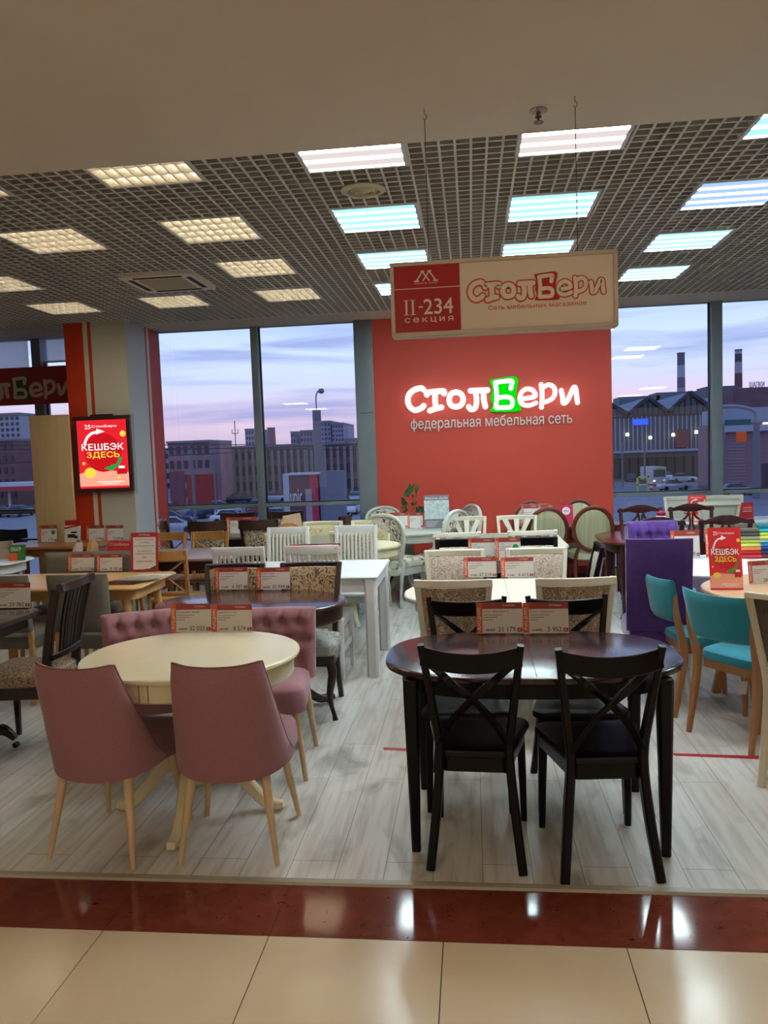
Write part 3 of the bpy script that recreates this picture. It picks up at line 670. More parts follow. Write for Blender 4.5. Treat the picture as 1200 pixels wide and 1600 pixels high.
# ================================================================== chair makers: origin on the floor under the seat centre, sitter faces +Y
M_pink = noisy('rose_fabric', '94686f', '9c7077', (1, 1, 1), 160, .3, .7, .9, 2, bump=.25, sheen=.25)
M_pinkpipe = pmat('rose_piping', '7c5258', .9)
M_beech = wood('pale_beech', 'd9c19a', 'cbb088', 2, .42)
M_black = noisy('black_lacquer', '060506', '0a0808', (1, 1, 1), 14, .3, .7, .34, spec=.22)
M_blackseat = noisy('black_seat', '060609', '0b0b10', (3, 60, 3), 3, .3, .7, .4, spec=.25)
M_cream = noisy('cream_lacquer', 'd8d3c0', 'dcd8c6', (1, 1, 1), 6, .3, .7, .38)
M_yellowcream = noisy('ivory_lacquer', 'dfd9b2', 'e4dfbd', (1, 1, 1), 6, .3, .7, .36)
M_tablecream = noisy('cream_table_lacquer', 'ddd3ae', 'e1d8b6', (1, 1, 1), 6, .3, .7, .28)
M_whitew = pmat('white_lacquer', 'dfe1e0', .35)
M_greywhite = noisy('grey_white_lacquer', 'c3c8bf', 'cbd0c7', (1, 1, 1), 6, .3, .7, .4)
M_mahog = wood('mahogany', '5b2418', '6e2f1e', 2, .3)
M_mahogdark = wood('dark_mahogany', '331316', '42191a', 2, .28)
M_walnut = noisy('dark_walnut', '2c1815', '371f1a', (2, 20, 20), 2, .3, .7, .28)
M_venge = noisy('dark_wenge', '1b1111', '241716', (1, 1, 1), 9, .3, .7, .26)
M_oak = wood('honey_oak', 'b98548', 'a8743c', 2, .42)
M_lightoak = noisy('light_oak', 'd3a468', 'c79656', (2, 22, 22), 1.2, .3, .7, .35, 4, .3)
M_damcream = damask('cream_damask', '8c7862', 'c4b096', 13, lo=.32)
M_damlight = damask('pale_damask', 'd2c8b8', 'a8978a', 14, lo=.3)
M_dambrown = damask('brown_damask', 'b8a27e', '6a523c', 11, lo=.36)
M_floral = damask('floral_weave', 'cdc8b6', '5a5548', 9, .8, .47)
M_florald = damask('floral_tapestry', 'c6bca2', '4d4636', 10, .8, .42)
M_greyfloral = damask('grey_floral', 'a6a69e', '6d706c', 10)
M_stripe = noisy('striped_satin', 'b6b490', 'a2a380', (60, 1, 1), 1, .35, .65, .6, 1)
M_greyfab = noisy('grey_taupe_fabric', '6b655a', '757064', (1, 1, 1), 150, .3, .7, .9, 2, bump=.2)
M_teal = noisy('teal_fabric', '1e7f92', '238a9c', (1, 1, 1), 160, .3, .7, .85, 2, bump=.2, sheen=.3)
M_purple = noisy('purple_velvet', '4c2a7c', '5a348c', (1, 1, 1), 20, .3, .7, .8, 2, sheen=.5)
M_purpledk = noisy('purple_velvet_back', '3d2062', '45266c', (1, 1, 1), 20, .3, .7, .85, 2, sheen=.3)
M_lattice = damask('lattice_weave', 'a89478', '4b3a30', 26, .8, .3)
M_beige = noisy('beige_fabric', 'b9ab9c', 'c0b3a4', (1, 1, 1), 150, .3, .7, .9, 2)
M_beigepink = noisy('blush_fabric', 'b59a8c', 'bda294', (1, 1, 1), 150, .3, .7, .9, 2)
M_paper = pmat('paper', 'dcdad6', .6)

def seat(mb, wf, wb, d, z0, z1, r=.05, crown=.012, y=0, over=0.0):
    o = [(p[0], p[1] + y) for p in rrect(wf, d, r, 5, wb)]
    c = (0, y); R = []
    def rg(s, z): return [(p[0] * s, (p[1] - y) * s + y, z) for p in o]
    h = z1 - z0
    R = [rg(.96, z0), rg(1, z0 + h*.15), rg(1.0, z0 + h*.55), rg(.975, z0 + h*.85), rg(.9, z1), rg(.6, z1 + crown*.7), rg(.25, z1 + crown)]
    return mb.loft(R)
def front_leg(x, y, zt, sec=.038, foot=.026, dx=0, dy=0, z0=0): return MB().sweep([(x + dx, y + dy, z0), (x, y, zt)], [(foot, foot), (sec, sec)])
def cab_leg(x, y, zt, s=1, big=.03):     # cabriole
    sx = s * .02
    return MB().tube(catmull([(x + sx*1.3, y + .022, 0), (x + sx, y + .018, .03), (x, y, .09), (x - sx*.3, y - .004, zt*.45), (x + sx*.9, y + .014, zt*.8), (x, y, zt)], 4), [.019, .014, .013, .017, .024, big, big], 10)
def post_pts(s, xt, xs, xf, h, yf=-.25, ys=-.2, yt=-.27, hs=.45):   # top, seat and foot offsets
    return catmull([(s*xf, yf, 0), (s*(xs+.4*(xf-xs)), ys - .004 + .4*(yf-ys)*.4, hs*.5), (s*xs, ys, hs), (s*(xs + (xt-xs)*.35), ys + (yt-ys)*.3, hs + (h-hs)*.4), (s*xt, yt, h)], 4)
def curved_panel(mb, zb, zt, wb, wt, y0b, y0t, thick, bow=.02, crownz=0, puff=.0, nu=10, nv=8, topdip=0.0):
    """back cushion/panel between heights; bow makes it concave towards the sitter"""
    def P(u, v, side):
        z = zb + (zt - zb) * v + topdip * v * (1 - (2*u-1)**2) * -1 + crownz * v * (1 - (2*u-1)**2)
        wd = wb + (wt - wb) * v; x = (u - .5) * wd; y = y0b + (y0t - y0b) * v - bow * (1 - (2*u-1)**2)
        e = min(1, 4*(1-abs(2*u-1)) + .12) * min(1, 4*(1-abs(2*v-1)) + .12); e = e ** .5
        return (x, y + side * (thick/2 * e + puff * e), z)
    return mb.solid(lambda u, v: P(u, v, 1), lambda u, v: P(u, v, -1), nu, nv)

def shell_chair(fab, legm, pipe):
    def f():
        r = empty('upholstered_chair')
        # wrap-around back with flaring sides and dipped top edge
        def sh(u, v, t):
            a = (u - .5) * 2                                # -1..1 across
            half = .245 - .065 * v                          # narrows upward
            zc = .34 + .52 * v
            if v < .25: zc = .385 + .085 * (v/.25) - .035 * (1 - abs(a)**2.2) * (1 - v/.25)
            z = zc if v >= .25 else zc
            if v >= .25: z = .47 + .385 * (v - .25) / .75
            wrap = .17 * (1 - v) ** 1.2 + .05
            x = half * math.sin(a * 1.25) / math.sin(1.25)
            y = -.215 - .075 * v + wrap * (abs(a) ** 2.6)
            z += -.022 * v * (1 - abs(a) ** 2) - .01 * v * abs(a)**8
            n_ = Vector((-a * .9 * (abs(a) ** .8), 1, .1)).normalized()
            e = min(1.0, 5 * (1 - abs(a)) + .35) * min(1.0, 6 * (1 - v) + .4)
            return Vector((x, y, z)) + n_ * t * e
        MB().solid(lambda u, v: sh(u, v, .028), lambda u, v: sh(u, v, -.022), 20, 14).build('backrest', fab, r, angle=50)
        edge = [sh(0, v, -.012) for v in [k/12 for k in range(1, 13)]] + [sh(u, 1, -.012) + Vector((0, 0, .002)) for u in [k/16 for k in range(1, 16)]] + [sh(1, v, -.012) for v in [k/12 for k in range(12, 0, -1)]]
        MB().tube(edge, .0045, 6).build('piping', pipe, r)
        m = MB(); seat(m, .47, .40, .46, .355, .475, .09, .02, y=.02); m.build('seat', fab, r, angle=50)
        for s in (-1, 1):
            MB().tube([(s*.215, .215, 0), (s*.162, .145, .37)], [.011, .021], 14).build('leg', legm, r)
            MB().tube([(s*.20, -.225, 0), (s*.145, -.145, .40)], [.011, .022], 14).build('leg', legm, r)
        return r
    return f
def tufted_chair(fab, legm, h=.83, w_=.46, back=None, bz=.42):
    def f():
        r = empty('tufted_chair'); zb = bz
        bt = [(u, v) for v, us in ((.80, (.2, .4, .6, .8)), (.55, (.1, .3, .5, .7, .9)), (.3, (.2, .4, .6, .8))) for u in us]
        def fr(u, v):
            a = 2*u - 1; x = a * w_/2 * (1 + .02*v); z = zb + (h - zb) * v - .0 * a*a
            d = sum(math.exp(-(((u - bu) * w_) ** 2 + ((v - bv) * (h - zb)) ** 2) / .0007) for bu, bv in bt)
            fold = sum(.35 * math.exp(-(((u - bu) * w_) ** 2) / .00012) * (1 if v > .8 else 0) for bu, bv in bt if bv == .80)
            e = (min(1, 6*(1-abs(a)) + .1) * min(1, 7*(1-v) + .1)) ** .5
            return (x, -.20 - .06*v - .02*(1-a*a) + .06 * e - .038 * min(1, d + fold) , z)
        def bk(u, v):
            a = 2*u - 1; e = (min(1, 6*(1-abs(a)) + .3) * min(1, 7*(1-v) + .3)) ** .5
            return (a * w_/2 * (1 + .02*v), -.20 - .06*v - .02*(1-a*a) - .035*e, zb + (h - zb) * v)
        mb = MB()
        if back:
            mb.use(fab); mb.solid(fr, lambda u, v: (bk(u, v)[0], bk(u, v)[1] + .012, bk(u, v)[2]), 44, 36); mb.use(back); mb.solid(lambda u, v: (bk(u, v)[0]*.995, bk(u, v)[1] + .012, bk(u, v)[2]), bk, 12, 10)
        else: mb.solid(fr, bk, 44, 36)
        mb.build('backrest', fab, r, angle=60)
        for bu, bv in bt:
            p = fr(bu, bv); m = MB(); m.T = Matrix.Translation(Vector(p)) @ Matrix.Rotation(PI/2, 4, 'X'); m.lathe([(.001, -.007), (.007, -.006), (.009, -.001), (.006, .004)], 10)
            m.build('button', fab, r)
        m = MB(); seat(m, w_ + .01, w_ - .04, .46, .35, .475, .07, .025, y=.02); m.build('seat', fab, r, angle=50)
        for s in (-1, 1):
            MB().tube([(s*(w_/2 - .005), .225, 0), (s*(w_/2 - .05), .18, .36)], [.012, .02], 12).build('leg', legm, r)
            MB().tube([(s*(w_/2 - .02), -.25, 0), (s*(w_/2 - .05), -.18, .36)], [.012, .02], 12).build('leg', legm, r)
        return r
    return f
def crossback():
    r = empty('crossback_chair'); h = .905
    m = MB(); seat(m, .43, .31, .42, .435, .468, .06, -.006, y=.0); m.build('seat', M_blackseat, r)
    MB().lout(rrect(.39, .39, .04, 5, .28), [(0, .375), (0, .437)]).build('seat_rail', M_black, r)
    for s in (-1, 1):
        MB().sweep(post_pts(s, .190, .137, .180, h, -.262, -.195, -.272, .46), [(.034, .032), (.036, .046), (.034, .044), (.032, .034), (.026, .024)]).build('back_post', M_black, r)
        MB().sweep(catmull([(s*.185, .195, 0), (s*.182, .185, .22), (s*.175, .175, .44)], 3), [(.026, .026), (.033, .033), (.038, .038)]).build('leg', M_black, r)
    P = [(a * .186, -.262 - .035 * (1 - a*a) - .0, h - .048 - .020 * (1 - a*a)) for a in [k/8 - 1 for k in range(17)]]
    MB().sweep([(p[0], p[1], p[2]) for p in P], (.075, .02), side=(0, .12, 1)).build('crest_rail', M_black, r)
    for s in (-1, 1):
        P = [Vector((s*.172, -.252, h - .07)), Vector((s*.085, -.272, .765)), Vector((0, -.264 - .006*s, .69)), Vector((-s*.075, -.24, .60)), Vector((-s*.138, -.205, .485))]
        MB().sweep(catmull(P, 5), (.03, .014), side=(.9, 0, .55) if s > 0 else (.9, 0, -.55)).build('cross_bar', M_black, r)
    return r
def panel_chair(frame, fab, h=.93, w_=.40, seatfab=None, legs='straight', ears=.02, sw=.31, seatz=.47, topz=None, railh=.045):
    """open frame with a padded fabric back between splayed posts"""
    def f():
        r = empty('padded_dining_chair'); sf = seatfab or fab; hw = w_/2
        m = MB(); seat(m, .46, .42, .43, seatz - .07, seatz, .05, .02); m.build('seat', sf, r)
        MB().lout(rrect(.44, .42, .04, 5, .40), [(0, seatz - .13), (0, seatz - .068)]).build('seat_rail', frame, r)
        for s in (-1, 1):
            MB().sweep(post_pts(s, hw, sw/2 + .01, sw/2 + .02, h, -.28, -.2, -.285, seatz), [(.034, .034), (.036, .05), (.034, .05), (.034, .04), (.034, .03)]).build('back_post', frame, r)
            if legs == 'cab': cab_leg(s*.19, .18, seatz - .1, s).build('leg', frame, r)
            else: MB().sweep([(s*.195, .19, 0), (s*.19, .185, seatz - .1)], [(.026, .026), (.042, .042)]).build('leg', frame, r)
        P = [(a * (hw + ears*.6), -.283 - .03 * (1 - a*a), h - railh/2 + .004) for a in [k/6 - 1 for k in range(13)]]
        MB().sweep(P, (railh, .03), side=(0, .15, 1)).build('crest_rail', frame, r)
        m = MB(); zb = .56; curved_panel(m, zb, h - railh, sw + .02 - .03, w_ - .03, -.222, -.27, .04, .025); m.build('back_pad', fab, r, angle=60)
        P = [(a * (sw/2 + .012), -.225 - .022 * (1 - a*a), zb - .005) for a in [k/4 - 1 for k in range(9)]]
        MB().sweep(P, (.03, .024), side=(0, .1, 1)).build('lower_rail', frame, r)
        return r
    return f
def xpanel_chair():
    """black chair with crest rail, cross bars and a fabric pad seen between them"""
    r = panel_chair(M_black, M_damlight, h=.905, w_=.38, sw=.33, railh=.07)(); return r
def slat_chair():
    r = empty('slatted_chair'); h = 1.0
    m = MB(); seat(m, .44, .41, .42, .43, .46, .03, -.004); m.build('seat', M_whitew, r)
    MB().box(-.19, .19, -.18, .18, .375, .43).build('seat_rail', M_whitew, r, bevel=.004)
    for s in (-1, 1):
        MB().sweep(post_pts(s, .178, .178, .178, h - .01, -.225, -.195, -.27, .46), (.032, .036)).build('back_post', M_whitew, r)
        MB().sweep([(s*.19, .185, 0), (s*.19, .185, .43)], [(.028, .028), (.038, .038)]).build('leg', M_whitew, r)
        MB().box(s*.185 - .01, s*.185 + .01, -.2, .18, .2, .235).build('side_stretcher', M_whitew, r, bevel=.002)
    MB().box(-.195, .195, -.285, -.262, h - .06, h).build('crest_rail', M_whitew, r, bevel=.004)
    MB().box(-.165, .165, -.222, -.204, .53, .565).build('lower_rail', M_whitew, r, bevel=.003)
    for k in range(9):
        x = -.14 + .035 * k; MB().sweep([(x, -.213, .55), (x, -.245, .76), (x, -.272, h - .05)], (.018, .011)).build('slat', M_whitew, r)
    return r
def fan_chair():
    r = empty('fan_back_chair'); h = .92; fr = M_cream
    m = MB(); seat(m, .46, .42, .43, .41, .47, .05, .015); m.build('seat', M_damlight, r)
    MB().lout(rrect(.44, .42, .04, 5, .40), [(0, .35), (0, .412)]).build('seat_rail', fr, r)
    for s in (-1, 1):
        MB().sweep(post_pts(s, .20, .175, .185, h, -.27, -.2, -.28, .46), (.032, .034)).build('back_post', fr, r)
        MB().sweep([(s*.195, .19, 0), (s*.19, .185, .37)], [(.026, .026), (.042, .042)]).build('leg', fr, r)
    P = [(a * .205, -.278 - .03 * (1 - a*a), h - .02) for a in [k/6 - 1 for k in range(13)]]
    MB().sweep(P, (.045, .026), side=(0, .15, 1)).build('crest_rail', fr, r)
    for k in (-1, 0, 1):
        MB().sweep(catmull([(k*.03, -.225, .52), (k*.045, -.26, .7), (k*.125, -.30 + abs(k)*.012, h - .035)], 4), [(.03, .012), (.04, .012), (.055, .012)]).build('fan_splat', fr, r)
    MB().box(-.17, .17, -.235, -.21, .505, .54).build('lower_rail', fr, r, bevel=.003)
    return r
def ell(cx, cz, a, b, y=0, n=36, yb=0, tilt=0): return [Vector((cx + a*math.cos(2*PI*k/n), y + tilt*(cz + b*math.sin(2*PI*k/n)) , cz + b*math.sin(2*PI*k/n))) for k in range(n)]
def ring_frame(mb, cz, a, b, wd, th, y, tilt):
    n = 36; R = []
    for k in range(n + 1):
        t = 2*PI*k/n; c, s = math.cos(t), math.sin(t); z = cz + b*s; yy = y + tilt*(z - cz); nx, nz = c, s
        R.append([(a*c + nx*q, yy + o, z + nz*q) for q, o in ((-wd/2, -th*.3), (-wd*.2, -th/2), (wd*.2, -th/2), (wd/2, -th*.3), (wd/2, th*.3), (wd*.2, th/2), (-wd*.2, th/2), (-wd/2, th*.3))])
    return mb.loft(R, cap=False)
def oval_chair(frame, fab, seatfab, cz=.76, a=.215, b=.235, h_leg=.42, legs='straight', flor=False):
    def f():
        r = empty('oval_back_chair')
        m = MB(); seat(m, .5, .42, .46, .40, .48, .12, .025); m.build('seat', seatfab, r)
        MB().lout(rrect(.49, .45, .12, 6, .41), [(0, .345), (0, .402)]).build('seat_rail', frame, r)
        ring_frame(MB(), cz, a, b, .042, .032, -.27, -.18).build('back_frame', frame, r)
        m = MB(); n = 28
        m.loft([[(q*(a-.012)*math.cos(2*PI*k/n), -.27 - .18*(q*(b-.012)*math.sin(2*PI*k/n)) + o, cz + q*(b-.012)*math.sin(2*PI*k/n)) for k in range(n)] for q, o in ((.2, .028), (.6, .024), (.92, .014), (1, 0), (.92, -.012), (.6, -.016), (.2, -.018))]); m.build('back_pad', fab, r, angle=60)
        for s in (-1, 1):
            zc = cz - b * .78
            MB().sweep(catmull([(s*.19, -.27, 0), (s*.185, -.225, .2), (s*.18, -.2, .42), (s*(a*.7), -.245, zc)], 4), [(.026, .026), (.032, .034), (.036, .04), (.03, .028)]).build('back_post', frame, r)
            if legs == 'cab': cab_leg(s*.205, .19, .36, s).build('leg', frame, r)
            else: MB().sweep([(s*.205, .195, 0), (s*.2, .19, .38)], [(.022, .022), (.04, .04)]).build('leg', frame, r)
        return r
    return f
def louis_chair():
    r = empty('arched_back_chair'); fr = M_greywhite; h = .99
    m = MB(); seat(m, .54, .44, .48, .40, .49, .14, .03); m.build('seat', M_floral, r)
    MB().lout(rrect(.53, .47, .13, 6, .43), [(0, .33), (.0, .36), (0, .402)]).build('seat_rail', fr, r)
    arch = [(-.17, .50), (-.205, .62), (-.225, .78), (-.2, .9), (-.12, .965), (0, .985), (.12, .965), (.2, .9), (.225, .78), (.205, .62), (.17, .50)]
    P = catmull([Vector((x, -.215 - .14*(z - .5), z)) for x, z in arch], 4)
    MB().sweep(P, (.045, .03), side=(0, 1, .15)).build('back_frame', fr, r)
    O = catmull([Vector((x*.9, 0, .5 + (z - .5)*.97)) for x, z in arch], 3)
    m = MB(); m.loft([[(p.x * q, -.215 - .14*(p.z - .5) + o, .75 + (p.z - .75) * q) for p in O] for q, o in ((.3, .03), (.75, .025), (.95, .012), (1, 0), (.95, -.012), (.6, -.018))]); m.build('back_pad', M_floral, r, angle=60)
    MB().sweep([(-.17, -.215, .5), (.17, -.215, .5)], (.035, .03)).build('lower_rail', fr, r)
    for s in (-1, 1):
        MB().sweep(catmull([(s*.19, -.29, 0), (s*.17, -.235, .18), (s*.175, -.205, .40), (s*.172, -.215, .52)], 4), [(.024, .024), (.03, .032), (.036, .038), (.034, .03)]).build('back_post', fr, r)
        cab_leg(s*.215, .2, .35, s, .036).build('leg', fr, r)
    return r
def queen_chair():
    r = empty('splat_back_chair'); fr = M_mahogdark; h = 1.0
    m = MB(); seat(m, .48, .42, .44, .40, .47, .06, .02); m.build('seat', M_florald, r)
    MB().lout(rrect(.48, .44, .05, 5, .42), [(0, .345), (0, .402)]).build('seat_rail', fr, r)
    for s in (-1, 1):
        MB().sweep(post_pts(s, .205, .18, .19, h - .03, -.28, -.2, -.28, .46), (.034, .034)).build('back_post', fr, r)
        cab_leg(s*.2, .185, .36, s).build('leg', fr, r)
    T = [(-.235, .93), (-.225, .965), (-.17, .965), (-.1, .99), (-.04, 1.005), (.04, 1.005), (.1, .99), (.17, .965), (.225, .965), (.235, .93), (.2, .925), (.12, .935), (.05, .92), (-.05, .92), (-.12, .935), (-.2, .925)]
    MB().plate(T, -.295, -.27).build('crest_rail', fr, r, bevel=.005)
    for s in (-1, 1):
        MB().sweep(catmull([(s*.02, -.27, .93), (s*.045, -.27, .87), (s*.095, -.262, .82), (s*.10, -.25, .74), (s*.05, -.24, .66), (s*.03, -.23, .56), (s*.05, -.222, .5)], 4), (.022, .014)).build('splat_scroll', fr, r)
        MB().sweep(catmull([(s*.018, -.268, .90), (s*.012, -.262, .8), (s*.03, -.25, .72), (s*.012, -.236, .6), (s*.02, -.222, .5)], 4), (.02, .014)).build('splat_scroll', fr, r)
    MB().box(-.175, .175, -.235, -.21, .475, .51).build('lower_rail', fr, r, bevel=.003)
    return r
def oak_cross_chair():
    r = empty('oak_crossback_chair'); fr = M_oak; h = .89
    m = MB(); seat(m, .44, .4, .42, .43, .462, .05, -.004); m.build('seat', fr, r)
    for s in (-1, 1):
        MB().sweep(post_pts(s, .19, .172, .18, h, -.25, -.195, -.27, .46), (.032, .034)).build('back_post', fr, r)
        MB().sweep([(s*.19, .19, 0), (s*.185, .18, .43)], [(.026, .026), (.036, .036)]).build('leg', fr, r)
        P = catmull([Vector((s*.17, -.252, .80)), Vector((0, -.262 - .006*s, .67)), Vector((-s*.165, -.212, .52))], 5)
        MB().sweep(P, (.028, .014), side=(.8, 0, .6*s)).build('cross_bar', fr, r)
    P = [(a * .19, -.262 - .035 * (1 - a*a), h - .045) for a in [k/6 - 1 for k in range(13)]]
    MB().sweep(P, (.085, .02), side=(0, .12, 1)).build('crest_rail', fr, r)
    MB().box(-.165, .165, -.222, -.2, .49, .52).build('lower_rail', fr, r, bevel=.003)
    return r
def round_back_oak():
    r = empty('round_back_oak_chair'); fr = M_oak
    m = MB(); seat(m, .42, .4, .4, .43, .465, .1, -.004); m.build('seat', fr, r)
    n = 30; MB().loft([[(.165*math.cos(2*PI*k/n)*q, y, .80 + .15*math.sin(2*PI*k/n)*q) for k in range(n)] for q, y in ((.93, -.285), (1, -.28), (1, -.25), (.93, -.245))]).build('round_back', noisy('bark_oak', 'b8863f', 'a06f2e', (6, 6, 6), 2, .3, .7, .5), r)
    MB().sweep([(0, -.2, .45), (0, -.262, .75)], (.06, .02)).build('back_post', fr, r)
    for s in (-1, 1):
        for y in (-.17, .17): MB().tube([(s*.19, y*1.15, 0), (s*.15, y, .43)], [.012, .018], 10).build('leg', fr, r)
    return r
def damask_chair():
    r = empty('tapestry_back_chair'); fr = M_walnut; h = .97
    m = MB(); seat(m, .46, .42, .43, .41, .48, .05, .02); m.build('seat', M_florald, r)
    MB().lout(rrect(.44, .42, .04, 5, .40), [(0, .35), (0, .412)]).build('seat_rail', fr, r)
    for s in (-1, 1):
        MB().sweep(post_pts(s, .205, .17, .185, h, -.28, -.2, -.285, .47), (.036, .036)).build('back_post', fr, r)
        MB().sweep([(s*.195, .19, 0), (s*.19, .185, .37)], [(.026, .026), (.042, .042)]).build('leg', fr, r)
    P = [(a * .215, -.28 - .04 * (1 - a*a), h - .045 - .012*(1 - a*a)) for a in [k/6 - 1 for k in range(13)]]
    MB().sweep(P, (.105, .024), side=(0, .15, 1)).build('crest_rail', fr, r)
    m = MB(); curved_panel(m, .54, h - .09, .31, .375, -.222, -.265, .04, .03); m.build('back_pad', M_florald, r, angle=60)
    MB().box(-.17, .17, -.235, -.205, .51, .54).build('lower_rail', fr, r, bevel=.003)
    return r
def grey_chair():
    r = empty('grey_upholstered_chair'); h = .90
    m = MB(); curved_panel(m, .50, h, .40, .43, -.215, -.255, .075, .012, nu=14, nv=10); m.build('backrest', M_greyfab, r, angle=60)
    m = MB(); seat(m, .48, .44, .46, .38, .48, .05, .02, y=.01); m.build('seat', M_greyfab, r)
    for s in (-1, 1):
        MB().sweep([(s*.20, -.265, 0), (s*.185, -.205, .38), (s*.18, -.215, .62)], [(.026, .026), (.038, .038), (.034, .02)]).build('back_post', M_lightoak, r)
        MB().sweep([(s*.205, .205, 0), (s*.19, .185, .39)], [(.026, .026), (.038, .038)]).build('leg', M_lightoak, r)
    return r
def teal_chair():
    r = empty('teal_upholstered_chair'); fr = wood('oak_frame', 'b07c50', 'a06c42', 2, .4)
    m = MB(); curved_panel(m, .575, .835, .40, .47, -.235, -.275, .045, .055, nu=16, nv=10, crownz=-.01); m.build('backrest', M_teal, r, angle=60)
    m = MB(); seat(m, .47, .41, .45, .43, .485, .10, .012, y=.01); m.build('seat', M_teal, r)
    MB().lout(rrect(.40, .39, .05, 5, .37), [(0, .38), (0, .432)]).build('seat_rail', fr, r)
    for s in (-1, 1):
        MB().sweep(catmull([(s*.205, -.265, 0), (s*.20, -.225, .22), (s*.195, -.205, .42), (s*.205, -.245, .60), (s*.21, -.262, .76)], 4), [(.024, .028), (.030, .042), (.030, .05), (.028, .036), (.026, .02)]).build('back_post', fr, r)
        MB().sweep([(s*.215, .215, 0), (s*.195, .18, .42)], [(.026, .026), (.036, .042)]).build('leg', fr, r)
    return r
def splat_chair():
    r = empty('dark_splat_chair'); fr = M_venge; h = .98
    m = MB(); seat(m, .48, .43, .44, .41, .48, .06, .025); m.build('seat', M_lattice, r)
    MB().lout(rrect(.47, .44, .05, 5, .42), [(0, .345), (0, .412)]).build('seat_rail', fr, r)
    for s in (-1, 1):
        MB().sweep(post_pts(s, .205, .185, .19, h - .02, -.27, -.205, -.30, .47), (.036, .05)).build('back_post', fr, r)
        MB().sweep([(s*.2, .19, 0), (s*.195, .185, .38)], [(.026, .026), (.042, .042)]).build('leg', fr, r)
    P = [(a * .218, -.297 - .03*(1-a*a) - .03*abs(a)**4, h - .03 + .012*(1 - a*a) + .015*abs(a)**4) for a in [k/6 - 1 for k in range(13)]]
    MB().sweep(P, (.05, .034), side=(0, .2, 1)).build('crest_rail', fr, r)
    for x, w_ in ((-.085, .024), (-.04, .024), (.0, .05), (.04, .024), (.085, .024)):
        MB().sweep(catmull([(x, -.24, .57), (x*1.1, -.27, .76), (x*1.2, -.315, h - .045)], 3), (w_, .012)).build('splat', fr, r)
    P = [(a * .185, -.235 - .02*(1-a*a), .57) for a in [k/4 - 1 for k in range(9)]]
    MB().sweep(P, (.034, .022), side=(0, .1, 1)).build('lower_rail', fr, r)
    return r
def hang_tag(loc, deg, label, mat_=None):
    o = MB(); o.box(-.028, .028, -.001, .001, -.07, 0); o.box(-.001, .001, -.0015, -.0005, 0, .03)
    t = o.build('paper_tag', M_paper, bevel=0, smooth=False); t.location = loc; t.rotation_euler = (0, math.radians(8), math.radians(deg)); tag(t, label, 'paper tag')
# ================================================================== table makers
TZ = .755
def top_prof(z1, t=.028, soft=.012): return [(soft*1.2, z1 - t), (.002, z1 - t + .006), (0, z1 - t*.5), (.003, z1 - .005), (.010, z1 - .001), (.014, z1)]
def tbl_root(nm, cx, cy, deg, label): r = empty(nm, (cx, cy, 0), math.radians(deg)); tag(r, label, 'table'); return r
def seam(r, y0, y1, mat_, z=TZ, x=0): MB().box(x - .0012, x + .0012, y0, y1, z - .001, z + .0006).build('leaf_seam', mat_, r, smooth=False)
def leg_table(nm, cx, cy, outl, mat_, legs, label, deg=0, z=TZ, apron=.085, inset=.07, sec=.055, foot=.03, splay=0.0, t=.028, legmat=None, roundleg=False, topmat=None, apronmat=None):
    r = tbl_root(nm, cx, cy, deg, label); lm = legmat or mat_
    MB().lout(outl, top_prof(z, t)).build('tabletop', topmat or mat_, r)
    mx_ = max(p[0] for p in outl); my_ = max(p[1] for p in outl)
    ap = [(p[0] * (1 - inset/mx_), p[1] * (1 - inset/my_)) for p in outl]
    MB().lout(ap, [(0, z - t - apron), (0, z - t + .002)]).build('apron', apronmat or mat_, r)
    for x, y in legs:
        sx, sy = math.copysign(1, x), math.copysign(1, y)
        if roundleg: MB().tube([(x + sx*splay, y + sy*splay, 0), (x, y, z - t)], [foot/2, sec/2], 16).build('leg', lm, r)
        else: MB().sweep([(x + sx*splay, y + sy*splay, 0), (x, y, z - t - apron*.9), (x, y, z - t)], [(foot, foot), (sec, sec), (sec, sec)]).build('leg', lm, r)
    return r
def pedestal_table(nm, cx, cy, outl, mat_, label, deg=0, z=TZ, apron=.085, inset=.03, nleg=4, rad=.4, col=.06, casters=False, t=.03, phase=0, topmat=None, sx=1.0):
    r = tbl_root(nm, cx, cy, deg, label)
    MB().lout(outl, top_prof(z, t)).build('tabletop', topmat or mat_, r)
    mx_ = max(p[0] for p in outl); my_ = max(p[1] for p in outl)
    ap = [(p[0] * (1 - inset/mx_), p[1] * (1 - inset/my_)) for p in outl]
    MB().lout(ap, [(.006, z - t - apron), (0, z - t - apron + .008), (0, z - t + .002)]).build('apron', mat_, r)
    MB().lathe([(.09, z - t), (.085, z - t - apron - .03), (col*.8, z - t - apron - .06), (col*.7, .52), (col*1.1, .45), (col*1.25, .38), (col*.9, .3), (col*1.15, .24), (col*1.1, .15), (.02, .12)], 24).build('pedestal', mat_, r)
    for k in range(nleg):
        a = math.radians(phase + 360/nleg * k); dx, dy = math.cos(a)*sx, math.sin(a)
        P = catmull([(dx*.03, dy*.03, .27), (dx*rad*.35, dy*rad*.35, .25), (dx*rad*.62, dy*rad*.62, .14), (dx*rad*.85, dy*rad*.85, .05), (dx*rad, dy*rad, .04 if casters else .025), (dx*(rad+.04), dy*(rad+.04), .045 if casters else .028)], 4)
        l_ = MB().sweep(P, [(.05, .10), (.05, .08), (.046, .06), (.044, .05), (.046, .045), (.04, .03)], side=(-dy, dx, 0)).build('pedestal_leg', mat_, r)
        if casters:
            MB().tube([(dx*rad - dy*.012, dy*rad + dx*.012, .012), (dx*rad + dy*.012, dy*rad - dx*.012, .012)], .012, 12).build('caster', pmat('caster_black', '111111', .4), l_)
    return r
